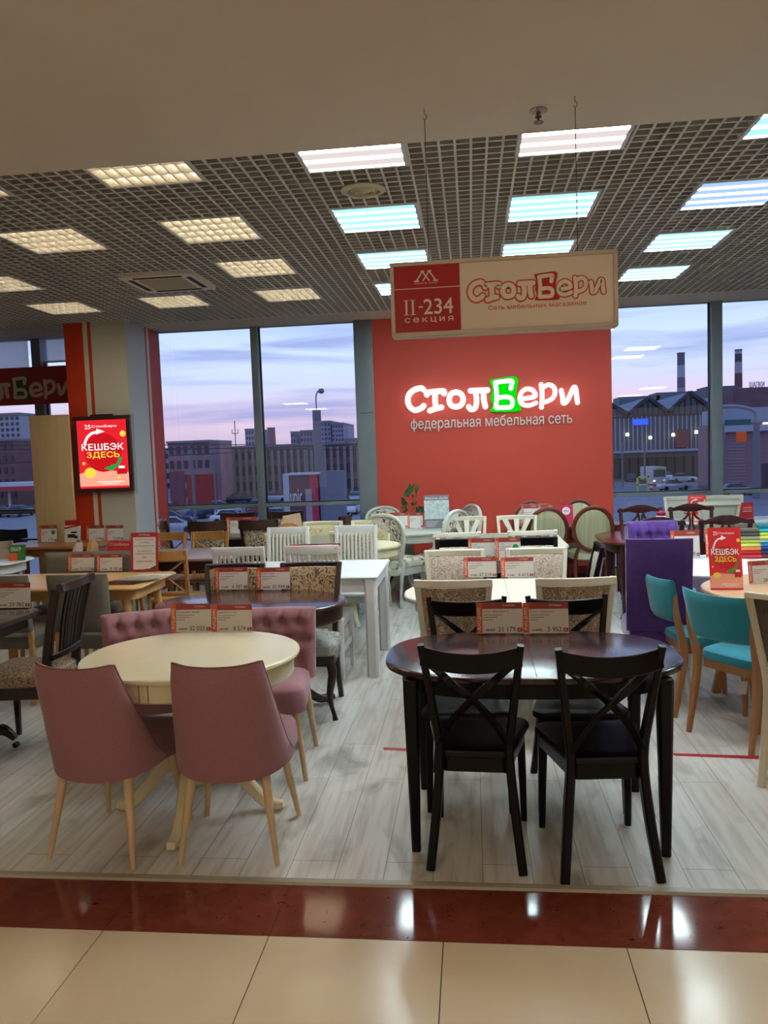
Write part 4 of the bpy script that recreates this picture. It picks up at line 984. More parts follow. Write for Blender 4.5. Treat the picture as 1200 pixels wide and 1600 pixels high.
# ------------------------------------------------------------------ cards and leaflets
M_cardw = pmat('card_paper', 'd9d5d0', .5); M_cardred = pmat('card_red', '9c3a30', .5); M_cardor = pmat('card_orange', 'd05a2c', .5); M_ink = pmat('ink', '24201f', .6); M_cw = pmat('card_white_ink', 'ecd8cc', .5)
M_acr = glassy('acrylic_clear', (.95, .95, .95), .8)
M_grn = pmat('green_dot', '2aa34e', .5)
def price_card(x, y, z, w_, h_, price, deg, label, old='', title='', green=False, near=True, lean=8):
    r = empty('price_card', (x, y, z), math.radians(deg), math.radians(-lean)); tag(r, label, 'price card')
    m = MB(); m.use(M_cardw).box(-w_/2, w_/2, 0, .0012, .004, h_)
    e = -.0003
    m.use(M_cardred).box(-w_/2 + .13*w_, w_/2, e, 0, h_*.80, h_)
    m.use(M_cardor).box(-w_/2, -w_/2 + .13*w_, e, 0, .006, h_)
    m.use(M_cardred).box(w_/2 - .12*w_, w_/2 - .01*w_, e, 0, h_*.07, h_*.19)
    m.use(M_cw).box(w_/2 - .085*w_, w_/2 - .055*w_, e*2, 0, h_*.11, h_*.15)
    m.use(M_cw); put_text(m, 'АКЦИЯ!', -w_/2 + .025*w_, -w_/2 + .105*w_, h_*.12, h_*.84, y=e*2, bold=.04, vertical=True)
    put_text(m, 'СтолБери', w_*.08, w_*.34, h_*.87, h_*.94, y=e*2, bold=.02)
    m.use(M_ink)
    if title: put_text(m, title, -w_/2 + .16*w_, -w_/2 + (.16 + min(.55, .042*len(title)))*w_, h_*.68, h_*.745, y=e, bold=.02)
    for k, q in enumerate((.42, .30, .2)): m.box(-w_/2 + .16*w_, -w_/2 + (.16 + q)*w_, e, 0, h_*(.60 - .075*k), h_*(.615 - .075*k))
    if price: put_text(m, price, w_*(.36 - .065*len(price)), w_*.34, h_*.08, h_*.23, y=e, bold=.02)
    if old: put_text(m, old, -w_*.30, -w_*.10, h_*.09, h_*.17, y=e, bold=.02); m.box(-w_*.31, -w_*.09, e*1.5, 0, h_*.125, h_*.14)
    if green: m.use(M_grn); n = 18; m.loft([[(w_*.3 + h_*.13*math.cos(2*PI*k/n), yy, h_*.58 + h_*.13*math.sin(2*PI*k/n)) for k in range(n)] for yy in (e*2.4, 0)])
    m.build('card', None, r, smooth=False)
    a = MB(); a.box(-w_/2 - .002, w_/2 + .002, .002, .0035, 0, h_ + .003); a.box(-w_/2 - .002, w_/2 + .002, .0035, .045, 0, .002); a.build('acrylic_stand', M_acr, r, smooth=False)
    return r
def card_px(px0, px1, pyb, pyt, price, label, z=TZ, deg=0, yy=None, **k):
    """card standing where the photo shows its foot; size from its apparent width"""
    x, y = at((px0 + px1)/2, pyb, z)
    if yy: y = yy; x = aty((px0 + px1)/2, pyb, y)[0]
    xa = aty(px0, pyb, y)[0]; xb = aty(px1, pyb, y)[0]; h_ = aty((px0+px1)/2, pyt, y + .01)[1] - z
    return price_card(x, y, z + .001, xb - xa, max(h_, .05), price, deg, label, **k)
def promo(x, y, z, w_, h_, deg, label, lean=12):
    r = empty('promo_stand', (x, y, z), math.radians(deg), math.radians(-lean)); tag(r, label, 'leaflet stand')
    m = MB(); poster_art(m, w_, h_, 0, big=False); m.build('leaflet', None, r, smooth=False)
    a = MB(); a.box(-w_/2 - .003, w_/2 + .003, .003, .0045, 0, h_ + .003); a.box(-w_/2, w_/2, .0045, .06, 0, .002); a.build('acrylic_stand', M_acr, r, smooth=False); return r
# ================================================================== furniture in its places
def midx(pl, pr, py, y): return (aty(pl, py, y)[0] + aty(pr, py, y)[0]) / 2
def back_at(key, mk, pl, pr, py, yb, away, label, cat='chair', group=None, deg=0, off=.27, sz=1.0, sc=1.0):
    """chair whose back shows between two picture columns and stands at depth yb; away = sitter looks to the windows"""
    x = midx(pl, pr, py, yb); th = math.radians(deg + (0 if away else 180)); 
    return place(key, mk, x - math.sin(th) * off, yb + math.cos(th) * off, deg + (0 if away else 180), label, cat, group, sz=sz, sc=sc)
pink = shell_chair(M_pink, M_beech, M_pinkpipe)
place('pink', pink, -1.57, 3.19, -9, 'rose upholstered chair seen from behind, left of the cream round table front', 'chair', 'rose chairs at the cream round table')
place('pink', pink, -1.035, 3.205, 3, 'rose upholstered chair seen from behind, in front of the cream round table', 'chair', 'rose chairs at the cream round table')
tuft = tufted_chair(M_pink, M_beech, h=.795)
place('tuft', tuft, -1.765, 3.99, 203, 'tufted rose chair behind the cream round table on its left', 'chair', 'tufted rose chairs')
place('tuft', tuft, -1.115, 4.02, 183, 'tufted rose chair behind the cream round table on its right', 'chair', 'tufted rose chairs')
xb = [( -.008, 3.235, -3.5, 'black crossback chair in front of the dark oval table, left one of the front pair'), (.463, 3.18, 5, 'black crossback chair in front of the dark oval table, right one of the front pair'),
      (-.045, 3.68, 180, 'black crossback chair behind the dark oval table, left of the price cards'), (.455, 3.68, 181, 'black crossback chair behind the dark oval table, right of the price cards')]
for x, y, d, lb in xb: place('xb', crossback, x, y, d, lb, 'chair', 'black crossback chairs')
# cream padded chairs at the cream oval table
cr = panel_chair(M_cream, M_damcream, h=.935, w_=.40)
crl = panel_chair(M_cream, M_damlight, h=.935, w_=.40)
back_at('cr', cr, 651, 765, 905, 4.31, True, 'cream chair with brown damask back, front left at the cream oval table', group='cream damask chairs', deg=-2)
back_at('cr', cr, 840, 958, 903, 4.31, True, 'cream chair with brown damask back, front right at the cream oval table', group='cream damask chairs', deg=3)
back_at('crl', crl, 663, 757, 863, 5.56, False, 'cream chair with pale damask back, far left at the cream oval table', group='cream damask chairs')
back_at('crl', crl, 788, 888, 862, 5.56, False, 'cream chair with pale damask back, far right at the cream oval table', group='cream damask chairs')
back_at('xp', xpanel_chair, 680, 757, 839, 6.5, False, 'black chair with pale damask back behind the black table, left', group='black padded chairs')
back_at('xp', xpanel_chair, 793, 870, 836, 6.5, False, 'black chair with pale damask back behind the black table, right', group='black padded chairs')
place('xp', xpanel_chair, .64, 5.95, 88, 'black padded chair seen edge-on at the right end of the black table', 'chair', 'black padded chairs')
for a, b, y, aw, lb in ((676, 750, 6.93, True, 'cream fan-back chair, front left at the cut-corner cream table'), (795, 868, 6.93, True, 'cream fan-back chair, front right at the cut-corner cream table'),
                        (698, 760, 8.5, False, 'cream fan-back chair, far left at the cut-corner cream table'), (775, 840, 8.5, False, 'cream fan-back chair, far right at the cut-corner cream table')):
    back_at('fan', fan_chair, a, b, 820, y, aw, lb, group='cream fan-back chairs')
rb = oval_chair(M_mahog, M_stripe, M_stripe, cz=.745, a=.205, b=.235)
for a, b, y, aw, lb in ((827, 883, 8.6, True, 'mahogany round-back chair with striped fabric, near left by the red wall'), (895, 957, 8.6, True, 'mahogany round-back chair with striped fabric, near right by the red wall'),
                        (808, 853, 9.62, False, 'mahogany round-back chair with striped fabric, far left against the red wall'), (880, 930, 9.62, False, 'mahogany round-back chair with striped fabric, far right against the red wall')):
    back_at('rb', rb, a, b, 790, y, aw, lb, group='mahogany round-back chairs')
for bx_, by_, d, lb in ((midx(565, 632, 808, 8.25), 8.25, -20, 'grey-white arched floral chair, near left at the grey round table'), (midx(575, 622, 795, 9.45), 9.45, 200, 'grey-white arched floral chair, far left at the grey round table'),
                    (midx(697, 729, 808, 8.55), 8.55, 58, 'grey-white arched floral chair turned sideways, near right at the grey round table'), (midx(727, 747, 795, 9.35), 9.35, 118, 'grey-white arched floral chair turned sideways, far right at the grey round table')):
    th = math.radians(d); place('louis', louis_chair, bx_ - math.sin(th)*.27, by_ + math.cos(th)*.27, d, lb, 'chair', 'grey-white arched chairs')
# brown padded chairs at the dark pedestal table, white slatted chairs
bd = panel_chair(M_walnut, M_dambrown, h=.92, w_=.39, legs='cab', seatfab=M_greyfloral, railh=.03)
back_at('bd', bd, 322, 410, 880, 5.18, False, 'dark walnut chair with brown damask back behind the dark pedestal table, left', group='walnut damask chairs')
back_at('bd', bd, 440, 530, 878, 5.18, False, 'dark walnut chair with brown damask back behind the dark pedestal table, right', group='walnut damask chairs')
place('sl', slat_chair, -1.155, 5.785, 0, 'white slatted chair seen from behind, near right at the white table', 'chair', 'white slatted chairs')
place('sl', slat_chair, -1.70, 5.785, 0, 'white slatted chair seen from behind, near left at the white table', 'chair', 'white slatted chairs')
back_at('sl', slat_chair, 421, 479, 828, 7.0, False, 'white slatted chair facing the viewer, far left at the white table', group='white slatted chairs')
back_at('sl', slat_chair, 526, 586, 826, 7.0, False, 'white slatted chair facing the viewer, far right at the white table', group='white slatted chairs')
iv = panel_chair(M_yellowcream, damask('ivory_damask', 'cfc49c', 'a8966c', 10), h=.93, w_=.40, railh=.035)
back_at('iv', iv, 475, 533, 815, 8.25, False, 'ivory chair with gold damask back, far left at the ivory oval table', group='ivory damask chairs')
back_at('iv', iv, 550, 609, 813, 8.25, False, 'ivory chair with gold damask back, far right at the ivory oval table', group='ivory damask chairs')
back_at('iv', iv, 417, 483, 838, 7.18, True, 'ivory chair mostly hidden behind the far left white slatted chair', group='ivory damask chairs')
back_at('iv', iv, 516, 586, 838, 7.18, True, 'ivory chair mostly hidden behind the far right white slatted chair', group='ivory damask chairs')
# walnut tapestry chairs by the window
for a, b, y, aw, lb in ((297, 350, 8.3, True, 'dark chair with tapestry back, near left at the dark table by the window'), (374, 433, 8.3, True, 'dark chair with tapestry back, near right at the dark table by the window'),
                        (346, 396, 9.4, False, 'dark chair with tapestry back, far left against the window'), (421, 472, 9.4, False, 'dark chair with tapestry back, far right against the window')):
    back_at('dam', damask_chair, a, b, 803, y, aw, lb, group='dark tapestry chairs')
place('dam', damask_chair, midx(250, 287, 805, 8.75) + .2, 8.75, -62, 'dark chair with tapestry back turned sideways beside the red pillar edge', 'chair', 'dark tapestry chairs')
place('dam', damask_chair, midx(520, 545, 805, 9.2) - .2, 9.2, 80, 'dark chair turned sideways behind the ivory chairs by the window', 'chair', 'dark tapestry chairs', sc=.95)
# oak chairs
back_at('oak', oak_cross_chair, 216, 294, 866, 6.33, True, 'honey oak crossback chair, near one at the walnut table', group='honey oak chairs')
back_at('oak', oak_cross_chair, 236, 290, 839, 7.92, False, 'honey oak crossback chair, far left at the walnut table', group='honey oak chairs')
back_at('oak', oak_cross_chair, 299, 358, 838, 7.92, False, 'honey oak crossback chair, far right at the walnut table', group='honey oak chairs')
place('ro', round_back_oak, midx(138, 158, 850, 6.75) + .262, 6.75, -78, 'oak chair with round back seen edge-on, left end of the walnut table', 'chair')
place('ro', round_back_oak, midx(438, 458, 805, 8.0), 8.26, 4, 'oak chair with round wooden back beside the wood sample near the window', 'chair')
# grey chairs at the light oak table
for a, b, y, aw, lb in ((73, 165, 5.0, True, 'grey upholstered chair seen from behind, near right at the light oak table'), (-50, 42, 5.0, True, 'grey upholstered chair from behind, near left at the light oak table, frame edge'),
                        (69, 147, 6.28, False, 'grey upholstered chair facing the viewer, far left at the light oak table'), (142, 207, 6.28, False, 'grey upholstered chair facing the viewer, far right at the light oak table')):
    back_at('gr', grey_chair, a, b, 880, y, aw, lb, group='grey upholstered chairs', off=.25)
place('spl', splat_chair, -2.605, 4.25, 93.5, 'dark glossy chair with vertical splats and latticed seat beside the black lacquer table', 'chair')
beige = shell_chair(M_beige, M_beech, M_beige); blush = shell_chair(M_beigepink, M_beech, M_beigepink)
back_at('bg', beige, -35, 27, 830, 7.9, False, 'beige upholstered chair behind the white glossy table at the left frame edge', group='beige chairs')
back_at('bl', blush, -32, 40, 847, 7.15, False, 'blush upholstered chair tucked at the white glossy table', group='blush chairs')
place('bl', blush, -4.28, 7.55, 115, 'blush upholstered chair at the right end of the white glossy table', 'chair', 'blush chairs')
place('bg', beige, -3.93, 8.42, 80, 'beige upholstered chair at the right end of the wooden table before the pillar', 'chair', 'beige chairs')
dk = shell_chair(pmat('charcoal_fabric', '23262c', .9), M_beech, pmat('charcoal_fabric', '23262c', .9))
back_at('dk', dk, 8, 36, 822, 9.3, False, 'charcoal upholstered chair by the window left of the wooden board')
# right side
pu = tufted_chair(M_purple, M_whitew, h=1.045, w_=.395, back=M_purpledk, bz=.45)
back_at('pu', pu, 983, 1076, 850, 5.08, True, 'purple velvet chair seen from behind at the white oval table', group='purple velvet chairs', deg=-6, off=.25)
back_at('pu', pu, 979, 1060, 818, 6.55, False, 'tufted purple velvet chair facing the viewer behind the other purple chair', group='purple velvet chairs', off=.25, deg=5, sz=.97)
place('pu', pu, aty(1183, 850, 5.3)[0] + .24, 5.5, 4, 'purple velvet chair cut by the right frame edge', 'chair', 'purple velvet chairs')
place('teal', teal_chair, 1.52, 4.50, -57, 'teal chair seen from behind at the round wooden table, with a paper tag', 'chair', 'teal chairs')
place('teal', teal_chair, 1.41, 5.0, -84, 'teal chair seen from the side at the left of the round wooden table', 'chair', 'teal chairs')
fr_ = panel_chair(noisy('cream_lacquer_warm', 'cfc7ae', 'd6ceb6', (1, 1, 1), 6, .3, .7, .38), damask('taupe_weave', '5e5148', '4a3f38', 12), h=.93, w_=.55, sw=.40, railh=.03)
place('edge', fr_, 1.66, 3.91, -33, 'cream chair with taupe back cut by the right frame edge', 'chair')
for a, b, y, aw, lb in ((990, 1066, 7.02, True, 'dark mahogany splat chair, near left at the mahogany table'), (1095, 1174, 7.02, True, 'dark mahogany splat chair, near right at the mahogany table'),
                        (967, 1034, 8.45, False, 'dark mahogany splat chair, far left at the mahogany table'), (1046, 1113, 8.45, False, 'dark mahogany splat chair, far right at the mahogany table')):
    back_at('qu', queen_chair, a, b, 800, y, aw, lb, group='dark mahogany splat chairs', off=.28)
wh = panel_chair(M_cream, pmat('pale_green_fabric', 'b9bfae', .8), h=1.0, w_=.42)
back_at('wh', wh, 1048, 1087, 770, 9.55, False, 'cream chair with pale back behind the promotional stand by the right window', group='cream chairs by the right window', sc=.99)
back_at('wh', wh, 1103, 1157, 768, 9.55, False, 'cream chair with pale back against the right window, rightmost', group='cream chairs by the right window', sc=1.03)
back_at('wh', wh, 1085, 1162, 782, 8.9, True, 'large pale curved-back chair before the white back table at the right', group='cream chairs by the right window', sz=.98)

# ------------------------------------------------------------------ tables
pedestal_table('dining_table', -1.315, 3.47, superell(.5, .455, 2.1), M_tablecream, 'cream round pedestal table with two price cards among rose chairs', rad=.36, phase=2, t=.026)
_t = [o for o in bpy.data.objects if o.get('label', '').startswith('cream round pedestal')][0]
for _x in (-.075, -.035): MB().box(_x - .002, _x + .002, -.427, -.41, .65, .728).build('apron_joint', pmat('seam_cream', '8f8874', .6), _t, smooth=False)
M_t2 = noisy('dark_cherry_top', '2a1013', '36161a', (2, 24, 24), 1.2, .3, .7, .22, coat=.3)
r = leg_table('dining_table', .23, 3.435, superell(.63, .405, 2.7, 72), M_black, [(-.5, -.3), (.5, -.3), (-.5, .3), (.5, .3)], 'dark oval table with glossy cherry-black top among black crossback chairs', apron=.075, sec=.062, foot=.036, t=.032, topmat=M_t2)
seam(r, -.39, .39, M_black)
pedestal_table('dining_table', -1.385, 4.71, superell(.60, .40, 2.2), M_walnut, 'dark walnut oval pedestal table with two price cards behind the rose chairs', rad=.52, phase=40, casters=True, topmat=noisy('walnut_top', '3a1f1a', '472620', (2, 24, 24), 1.2, .3, .7, .2, coat=.3))
leg_table('dining_table', -1.325, 6.06, rrect(1.25, .9, .01, 2), M_whitew, [(-.565, -.4), (.565, -.4), (-.565, .4), (.565, .4)], 'white rectangular table with slatted chairs', apron=.10, inset=.03, sec=.085, foot=.085, t=.022)
r = leg_table('dining_table', .20, 4.95, superell(.65, .47, 2.3), M_cream, [(-.48, -.32), (.48, -.32), (-.48, .32), (.48, .32)], 'cream oval table between cream damask chairs', apron=.08)
seam(r, -.46, .46, pmat('seam_cream', '8f8874', .6))
leg_table('dining_table', .12, 5.97, rrect(.95, .6, .05), M_black, [(-.4, -.24), (.4, -.24), (-.4, .24), (.4, .24)], 'black table behind the cream damask chairs with two price cards')
leg_table('dining_table', .235, 7.7, rrect(1.24, 1.3, .14, 2), M_cream, [(-.5, -.52), (.5, -.52), (-.5, .52), (.5, .52)], 'cream table with cut corners between fan-back chairs', apron=.09)
pedestal_table('dining_table', -.74, 8.93, superell(.5, .46, 2), M_greywhite, 'grey-white round pedestal table with leaflets by the red wall', rad=.35, col=.075, phase=30)
pedestal_table('dining_table', -1.23, 7.6, superell(.52, .40, 2), M_yellowcream, 'ivory oval pedestal table behind the white slatted chairs', rad=.35, phase=20)
leg_table('dining_table', 1.1, 9.12, superell(.62, .27, 3), M_mahog, [(-.5, -.18), (.5, -.18), (-.5, .18), (.5, .18)], 'mahogany table among the round-back chairs by the red wall')
leg_table('dining_table', 2.02, 7.72, superell(.83, .55, 4), M_mahogdark, [(-.66, -.42), (.66, -.42), (-.66, .42), (.66, .42)], 'dark mahogany table among splat chairs on the right', sec=.07, foot=.045, topmat=noisy('mahogany_top', '4a1a1a', '5a2220', (2, 24, 24), 1.2, .3, .7, .2))
leg_table('dining_table', 1.93, 5.88, superell(.78, .5, 3), M_whitew, [(-.38, -.3), (.55, -.3), (-.38, .3), (.55, .3)], 'white oval table with purple velvet chairs', apron=.07, splay=.08)
leg_table('dining_table', 1.97, 4.88, superell(.6, .56, 2), noisy('pale_wood_top', 'd2ab84', 'c79f78', (2, 20, 20), 1.2, .3, .7, .3), [(-.3, -.26), (.3, -.26), (-.3, .26), (.3, .26)], 'round wooden table with teal chairs and a red promotional stand', apron=.05, splay=.12, legmat=wood('oak_frame', 'b07c50', 'a06c42', 2, .4), sec=.07, foot=.05)
leg_table('dining_table', 3.1, 9.2, rrect(1.7, .62, .03), M_whitew, [(-.78, -.26), (.78, -.26), (-.78, .26), (.78, .26)], 'white table by the right window with red leaflets')
# left side tables
r = tbl_root('dining_table', -3.30, 3.98, 0, 'black lacquer table with a price card at the left frame edge')
MB().lout(rrect(1.3, 1.3, .16), top_prof(TZ, .03)).build('tabletop', noisy('black_glossy_top', '1b1312', '241918', (2, 24, 24), 1.2, .3, .7, .16, coat=.3), r)
MB().lout(rrect(1.16, 1.16, .12), [(0, .66), (0, .728)]).build('apron', M_venge, r)
for sx_ in (-1, 1):
    MB().lathe([(.05, .1), (.06, .14), (.045, .3), (.06, .42), (.045, .6), (.07, .68)], 20, (sx_*.3, .25, 0)).build('column', M_venge, r)
    l_ = MB().sweep(catmull([(sx_*.05, .25, .14), (sx_*.3, .25, .12), (sx_*.42, .25, .075), (sx_*.52, .25, .105), (sx_*.6, .25, .055)], 5), [(.05, .09), (.05, .08), (.05, .05), (.045, .06), (.04, .03)], side=(0, 1, 0)).build('pedestal_leg', M_venge, r)
    MB().tube([(sx_*.6, .235, .016), (sx_*.6, .265, .016)], .016, 12).build('caster', pmat('caster_black', '111111', .4), l_)
leg_table('dining_table', -3.14, 5.67, rrect(1.55, .78, .07), M_lightoak, [(-.62, -.27), (.62, -.27), (-.62, .27), (.62, .27)], 'light oak table with grey chairs, price cards and a framed notice', apron=.08, roundleg=True, sec=.065, foot=.04, splay=.05, t=.022)
leg_table('dining_table', -5.05, 6.95, superell(.85, .42, 3), pmat('white_gloss', 'd6dcd8', .12), [(-.5, -.2), (.5, -.2), (-.5, .2), (.5, .2)], 'white glossy table at the left frame edge', t=.02)
leg_table('dining_table', -4.66, 8.33, rrect(1.22, .58, .05), noisy('brown_wood_top', 'a8703c', '97622f', (2, 22, 22), 1.2, .3, .7, .3), [(-.5, -.22), (.5, -.22), (-.5, .22), (.5, .22)], 'brown wooden table with cards in front of the striped pillar', t=.035)
leg_table('dining_table', -2.71, 7.2, rrect(1.18, .84, .01, 2), noisy('ash_brown_top', '9a7f70', '8a7062', (2, 20, 20), 1.2, .3, .7, .35), [(-.48, -.32), (.48, -.32), (-.48, .32), (.48, .32)], 'walnut table with greyish top between honey oak chairs', apron=.09, sec=.08, foot=.07, apronmat=M_mahogdark, legmat=wood('walnut_leg', '6a432b', '583622', 2, .4))
leg_table('dining_table', -2.55, 8.85, rrect(1.35, .62, .02, 2), M_walnut, [(-.6, -.24), (.6, -.24), (-.6, .24), (.6, .24)], 'dark table by the window with a price card among tapestry chairs', topmat=noisy('grey_brown_top', '6d6058', '7a6c62', (2, 20, 20), 1.2, .3, .7, .35))

# ------------------------------------------------------------------ cards on the tables
card_px(267, 330, 989, 944, '32 035', 'left price card of the pair, reading 32 035, on the cream round table', old='34 839', title='Стол ВС 92.09')
card_px(331, 394, 989, 945, '8 574', 'right price card of the pair, reading 8 574, on the cream round table', old='10 337', title='Кресло К-22')
card_px(745, 817, 991, 942, '21 179', 'left price card of the pair, reading 21 179, on the dark oval table', old='23 027', title='Стол Фаворит-2')
card_px(818, 889, 991, 942, '5 952', 'right price card of the pair, reading 5 952, on the dark oval table', old='6 470', title='Стул "Сенатор"')
card_px(336, 387, 922, 887, '6 587', 'left price card of the pair, reading 6 587, on the dark walnut pedestal table', old='7 160', title='Стул Венеция-6-20')
card_px(401, 453, 922, 887, '25 944', 'right price card of the pair, reading 25 944, on the dark walnut pedestal table', old='28 200', title='Стол Лорд')
card_px(725, 776, 903, 871, '27 214', 'left price card of the pair, reading 27 214, on the cream oval table', old='29 600', title='Стол Лорд')
card_px(783, 834, 903, 871, '6 615', 'right price card of the pair, reading 6 615, on the cream oval table', old='7 190', title='Стул Венеция П19')
card_px(732, 774, 876, 841, '923', 'price card left of the green-dotted card on the black table', title='Стол')
card_px(775, 814, 876, 840, '4 923', 'price card with a green dot on the black table', title='Стул', green=True)
card_px(-14, 47, 951, 911, '23 782', 'price card reading 23 782 on the black lacquer table', old='24 992', title='Стол Верона-9')
card_px(106, 147, 893, 866, '15 212', 'price card left of the oak chair on the light oak table', old='16 600', title='Стол')
card_px(151, 191, 893, 866, '8 192', 'price card right of the oak chair on the light oak table', old='8 900', title='Стул')
card_px(60, 88, 840, 821, '9 870', 'price card with a green dot on the brown wooden table', green=True, yy=8.5)
card_px(135, 162, 841, 821, '6 790', 'left card of the pair before the orange stripe on the brown wooden table', yy=8.5)
card_px(164, 192, 841, 821, '10 000', 'right card of the pair before the pillar on the brown wooden table', yy=8.5)
card_px(455, 532, 868, 850, '', 'price card half hidden behind a slatted chair on the white table')
card_px(609, 637, 822, 801, '', 'left card beside the grey leaflet on the grey-white round table', yy=9.05)
card_px(637, 661, 822, 801, '', 'right card beside the grey leaflet on the grey-white round table', yy=9.05)
card_px(815, 842, 808, 788, '', 'left card on the mahogany table by the red wall', yy=9.1)
card_px(843, 868, 808, 788, '', 'right card on the mahogany table by the red wall', yy=9.1)
card_px(1049, 1094, 857, 829, '8 798', 'price card reading 8 798 on the white oval table beside the purple chairs', yy=6.2)
card_px(1103, 1148, 857, 828, '', 'price card behind the promotional stand on the white oval table', yy=6.2)
card_px(353, 400, 826, 808, '15 300', 'wide price card on the dark table by the window', yy=8.95)
card_px(1168, 1222, 912, 876, '28 500', 'tilted price card on the round wooden table at the right edge', deg=14)
x, y = at(1136, 922, TZ); promo(x, y, TZ + .001, .185, .375, -4, 'red cashback stand on the round wooden table')
x, y = at(1045, 801, TZ); promo(x, 8.98, TZ + .001, .19, .30, -4, 'red cashback stand on the white table by the right window')
# framed notice
x, y = at(226, 893, TZ)
r = empty('notice_stand', (x, y, TZ + .001), 0, math.radians(-7)); tag(r, 'red-framed paper notice standing on the light oak table', 'notice')
wn = aty(248, 880, y)[0] - aty(205, 880, y)[0]; hn = wn * 1.36
m = MB(); m.use(pmat('notice_red', 'ab2431', .5)).box(-wn/2, wn/2, 0, .002, 0, hn); m.use(M_cardw).box(-wn*.41, wn*.41, -.0004, 0, hn*.05, hn*.88)
m.use(M_cw); put_text(m, 'СтолБери', -wn*.2, wn*.2, hn*.91, hn*.965, y=-.0006, bold=.02)
m.use(M_ink)
for tx, z_, hw_ in (('Выставочные образцы', .80, .34), ('со склада', .72, .16), ('НЕ ПРОДАЮТСЯ !', .63, .36), ('Заказ оформляется', .50, .26), ('у продавца-консультанта', .43, .34), ('или', .34, .07), ('на кассе в магазине', .24, .3)): put_text(m, tx, -wn*hw_, wn*hw_, hn*z_, hn*(z_ + .038), y=-.0006, bold=.01)
m.use(pmat('notice_green', '2f6b3a', .5)); m.loft([[(a_*wn, yy, b_*hn) for a_, b_ in ((-.05, .05), (.41, .05), (.41, .15), (.2, .075))] for yy in (-.0008, 0)])
m.build('notice_sheet', None, r, smooth=False)
MB().box(-wn/2, wn/2, .003, .06, 0, .002).build('acrylic_foot', M_acr, r, smooth=False)
# fanned wood samples and a red leaflet
x, y = at(212, 908, TZ)
r = empty('sample_fan', (x, y, TZ + .001), math.radians(-8)); tag(r, 'fan of flat finish samples lying on the light oak table', 'samples')
cols = ['d8d4ca', 'd0cbc0', 'c4beb2', 'b8afa2', 'a0978b', '3a2a24', '1c1413', '4a1d1d']
for k, c_ in enumerate(cols):
    m = MB(); m.T = Matrix.Translation((.08 - .02*k, .12 - .038*k, .0035*(len(cols)-k))) @ Matrix.Rotation(math.radians(-6 + 2*k), 4, 'Z'); m.box(-.14, .14, -.03, .03, 0, .003); m.build('sample_strip', pmat('sample_' + c_, c_, .35), r, bevel=.001)
x, y = at(186, 862, TZ)
o = MB(); o.use(pmat('leaflet_red', 'b41825', .5)).loft([[(-.13, 0, 0), (.13, 0, 0), (.12, .05, .10), (-.12, .05, .10)], [(-.13, .002, 0), (.13, .002, 0), (.12, .052, .10), (-.12, .052, .10)]]); o.use(M_cw); put_text(o, 'СтолБери', -.1, .1, .05, .085, y=.02, bold=.02)
o = o.build('red_leaflet', smooth=False); o.location = (x, y, TZ + .001); tag(o, 'red leaflet behind the price cards on the light oak table', 'leaflet')
# leaflet stand, grey brochure, pink stand
x, y = aty(113, 839, 8.45)[0], 8.45
r = empty('leaflet_stand', (x, y, TZ + .001), 0, math.radians(-8)); tag(r, 'white leaflet with red header on the brown wooden table before the pillar', 'leaflet stand')
m = MB(); m.use(M_cardw).box(-.095, .095, 0, .002, 0, .25); m.use(pmat('leaflet_red', 'b41825', .5)).box(-.095, .095, -.0005, 0, .19, .25); m.loft([[(-.095, yy, .15), (.095, yy, .185), (.095, yy, .2), (-.095, yy, .17)] for yy in (-.0006, 0)])
m.use(M_ink)
for q in ((-.06, .03, .05, .09), (-.02, .05, .1, .12), (.02, .06, .04, .075)): m.box(q[0], q[1], -.0005, 0, q[2], q[3])
m.build('leaflet', None, r, smooth=False)
x, y = aty(683, 823, 9.0)[0], 9.0
r = empty('brochure_stand', (x, y, TZ + .001), math.radians(2), math.radians(-6)); tag(r, 'tall grey brochure with white heading on the grey-white round table', 'leaflet stand')
wb_ = aty(702, 800, y)[0] - aty(663, 800, y)[0]; hb_ = wb_ * 1.34
m = MB(); m.use(pmat('brochure_grey', '77737a', .5)).box(-wb_/2, wb_/2, 0, .002, 0, hb_)
m.use(noisy('brochure_photo', '9fb4b6', 'c9d4d4', (1, 1, 1), 28, .35, .65, .5)).box(-wb_/2, wb_/2, -.0005, 0, hb_*.28, hb_*.84)
m.use(M_paper); put_text(m, 'Массив Дуба', -wb_*.45, wb_*.45, hb_*.86, hb_*.94, y=-.0008, bold=.02)
for k in range(4): m.box(-wb_*.42, -wb_*.42 + wb_*(.5 - .06*k), -.0006, 0, hb_*(.2 - .045*k), hb_*(.21 - .045*k))
n_ = 16; m.loft([[(wb_*.28 + wb_*.06*math.cos(2*PI*k/n_), yy, hb_*.17 + wb_*.06*math.sin(2*PI*k/n_)) for k in range(n_)] for yy in (-.0007, 0)])
m.build('brochure', None, r, smooth=False)
x, _ = aty(885, 800, 9.0)
r = empty('leaflet_stand', (x, 9.0, TZ + .001), 0, math.radians(-8)); tag(r, 'pink leaflet with a white circle on the mahogany table by the red wall', 'leaflet stand')
m = MB(); m.use(pmat('leaflet_pink', 'c01c4a', .5)).box(-.075, .075, 0, .002, .0, .23); m.use(M_paper).loft([[(.045*math.cos(2*PI*k/n_), yy, .16 + .045*math.sin(2*PI*k/n_)) for k in range(n_)] for yy in (-.0007, 0)]); m.use(M_cardred); m.box(-.03, .03, -.001, 0, .15, .155); m.box(-.03, .03, -.001, 0, .163, .168); m.build('leaflet', None, r, smooth=False)
MB().box(-.08, .08, .003, .005, 0, .235).build('acrylic_back', M_acr, r, smooth=False)
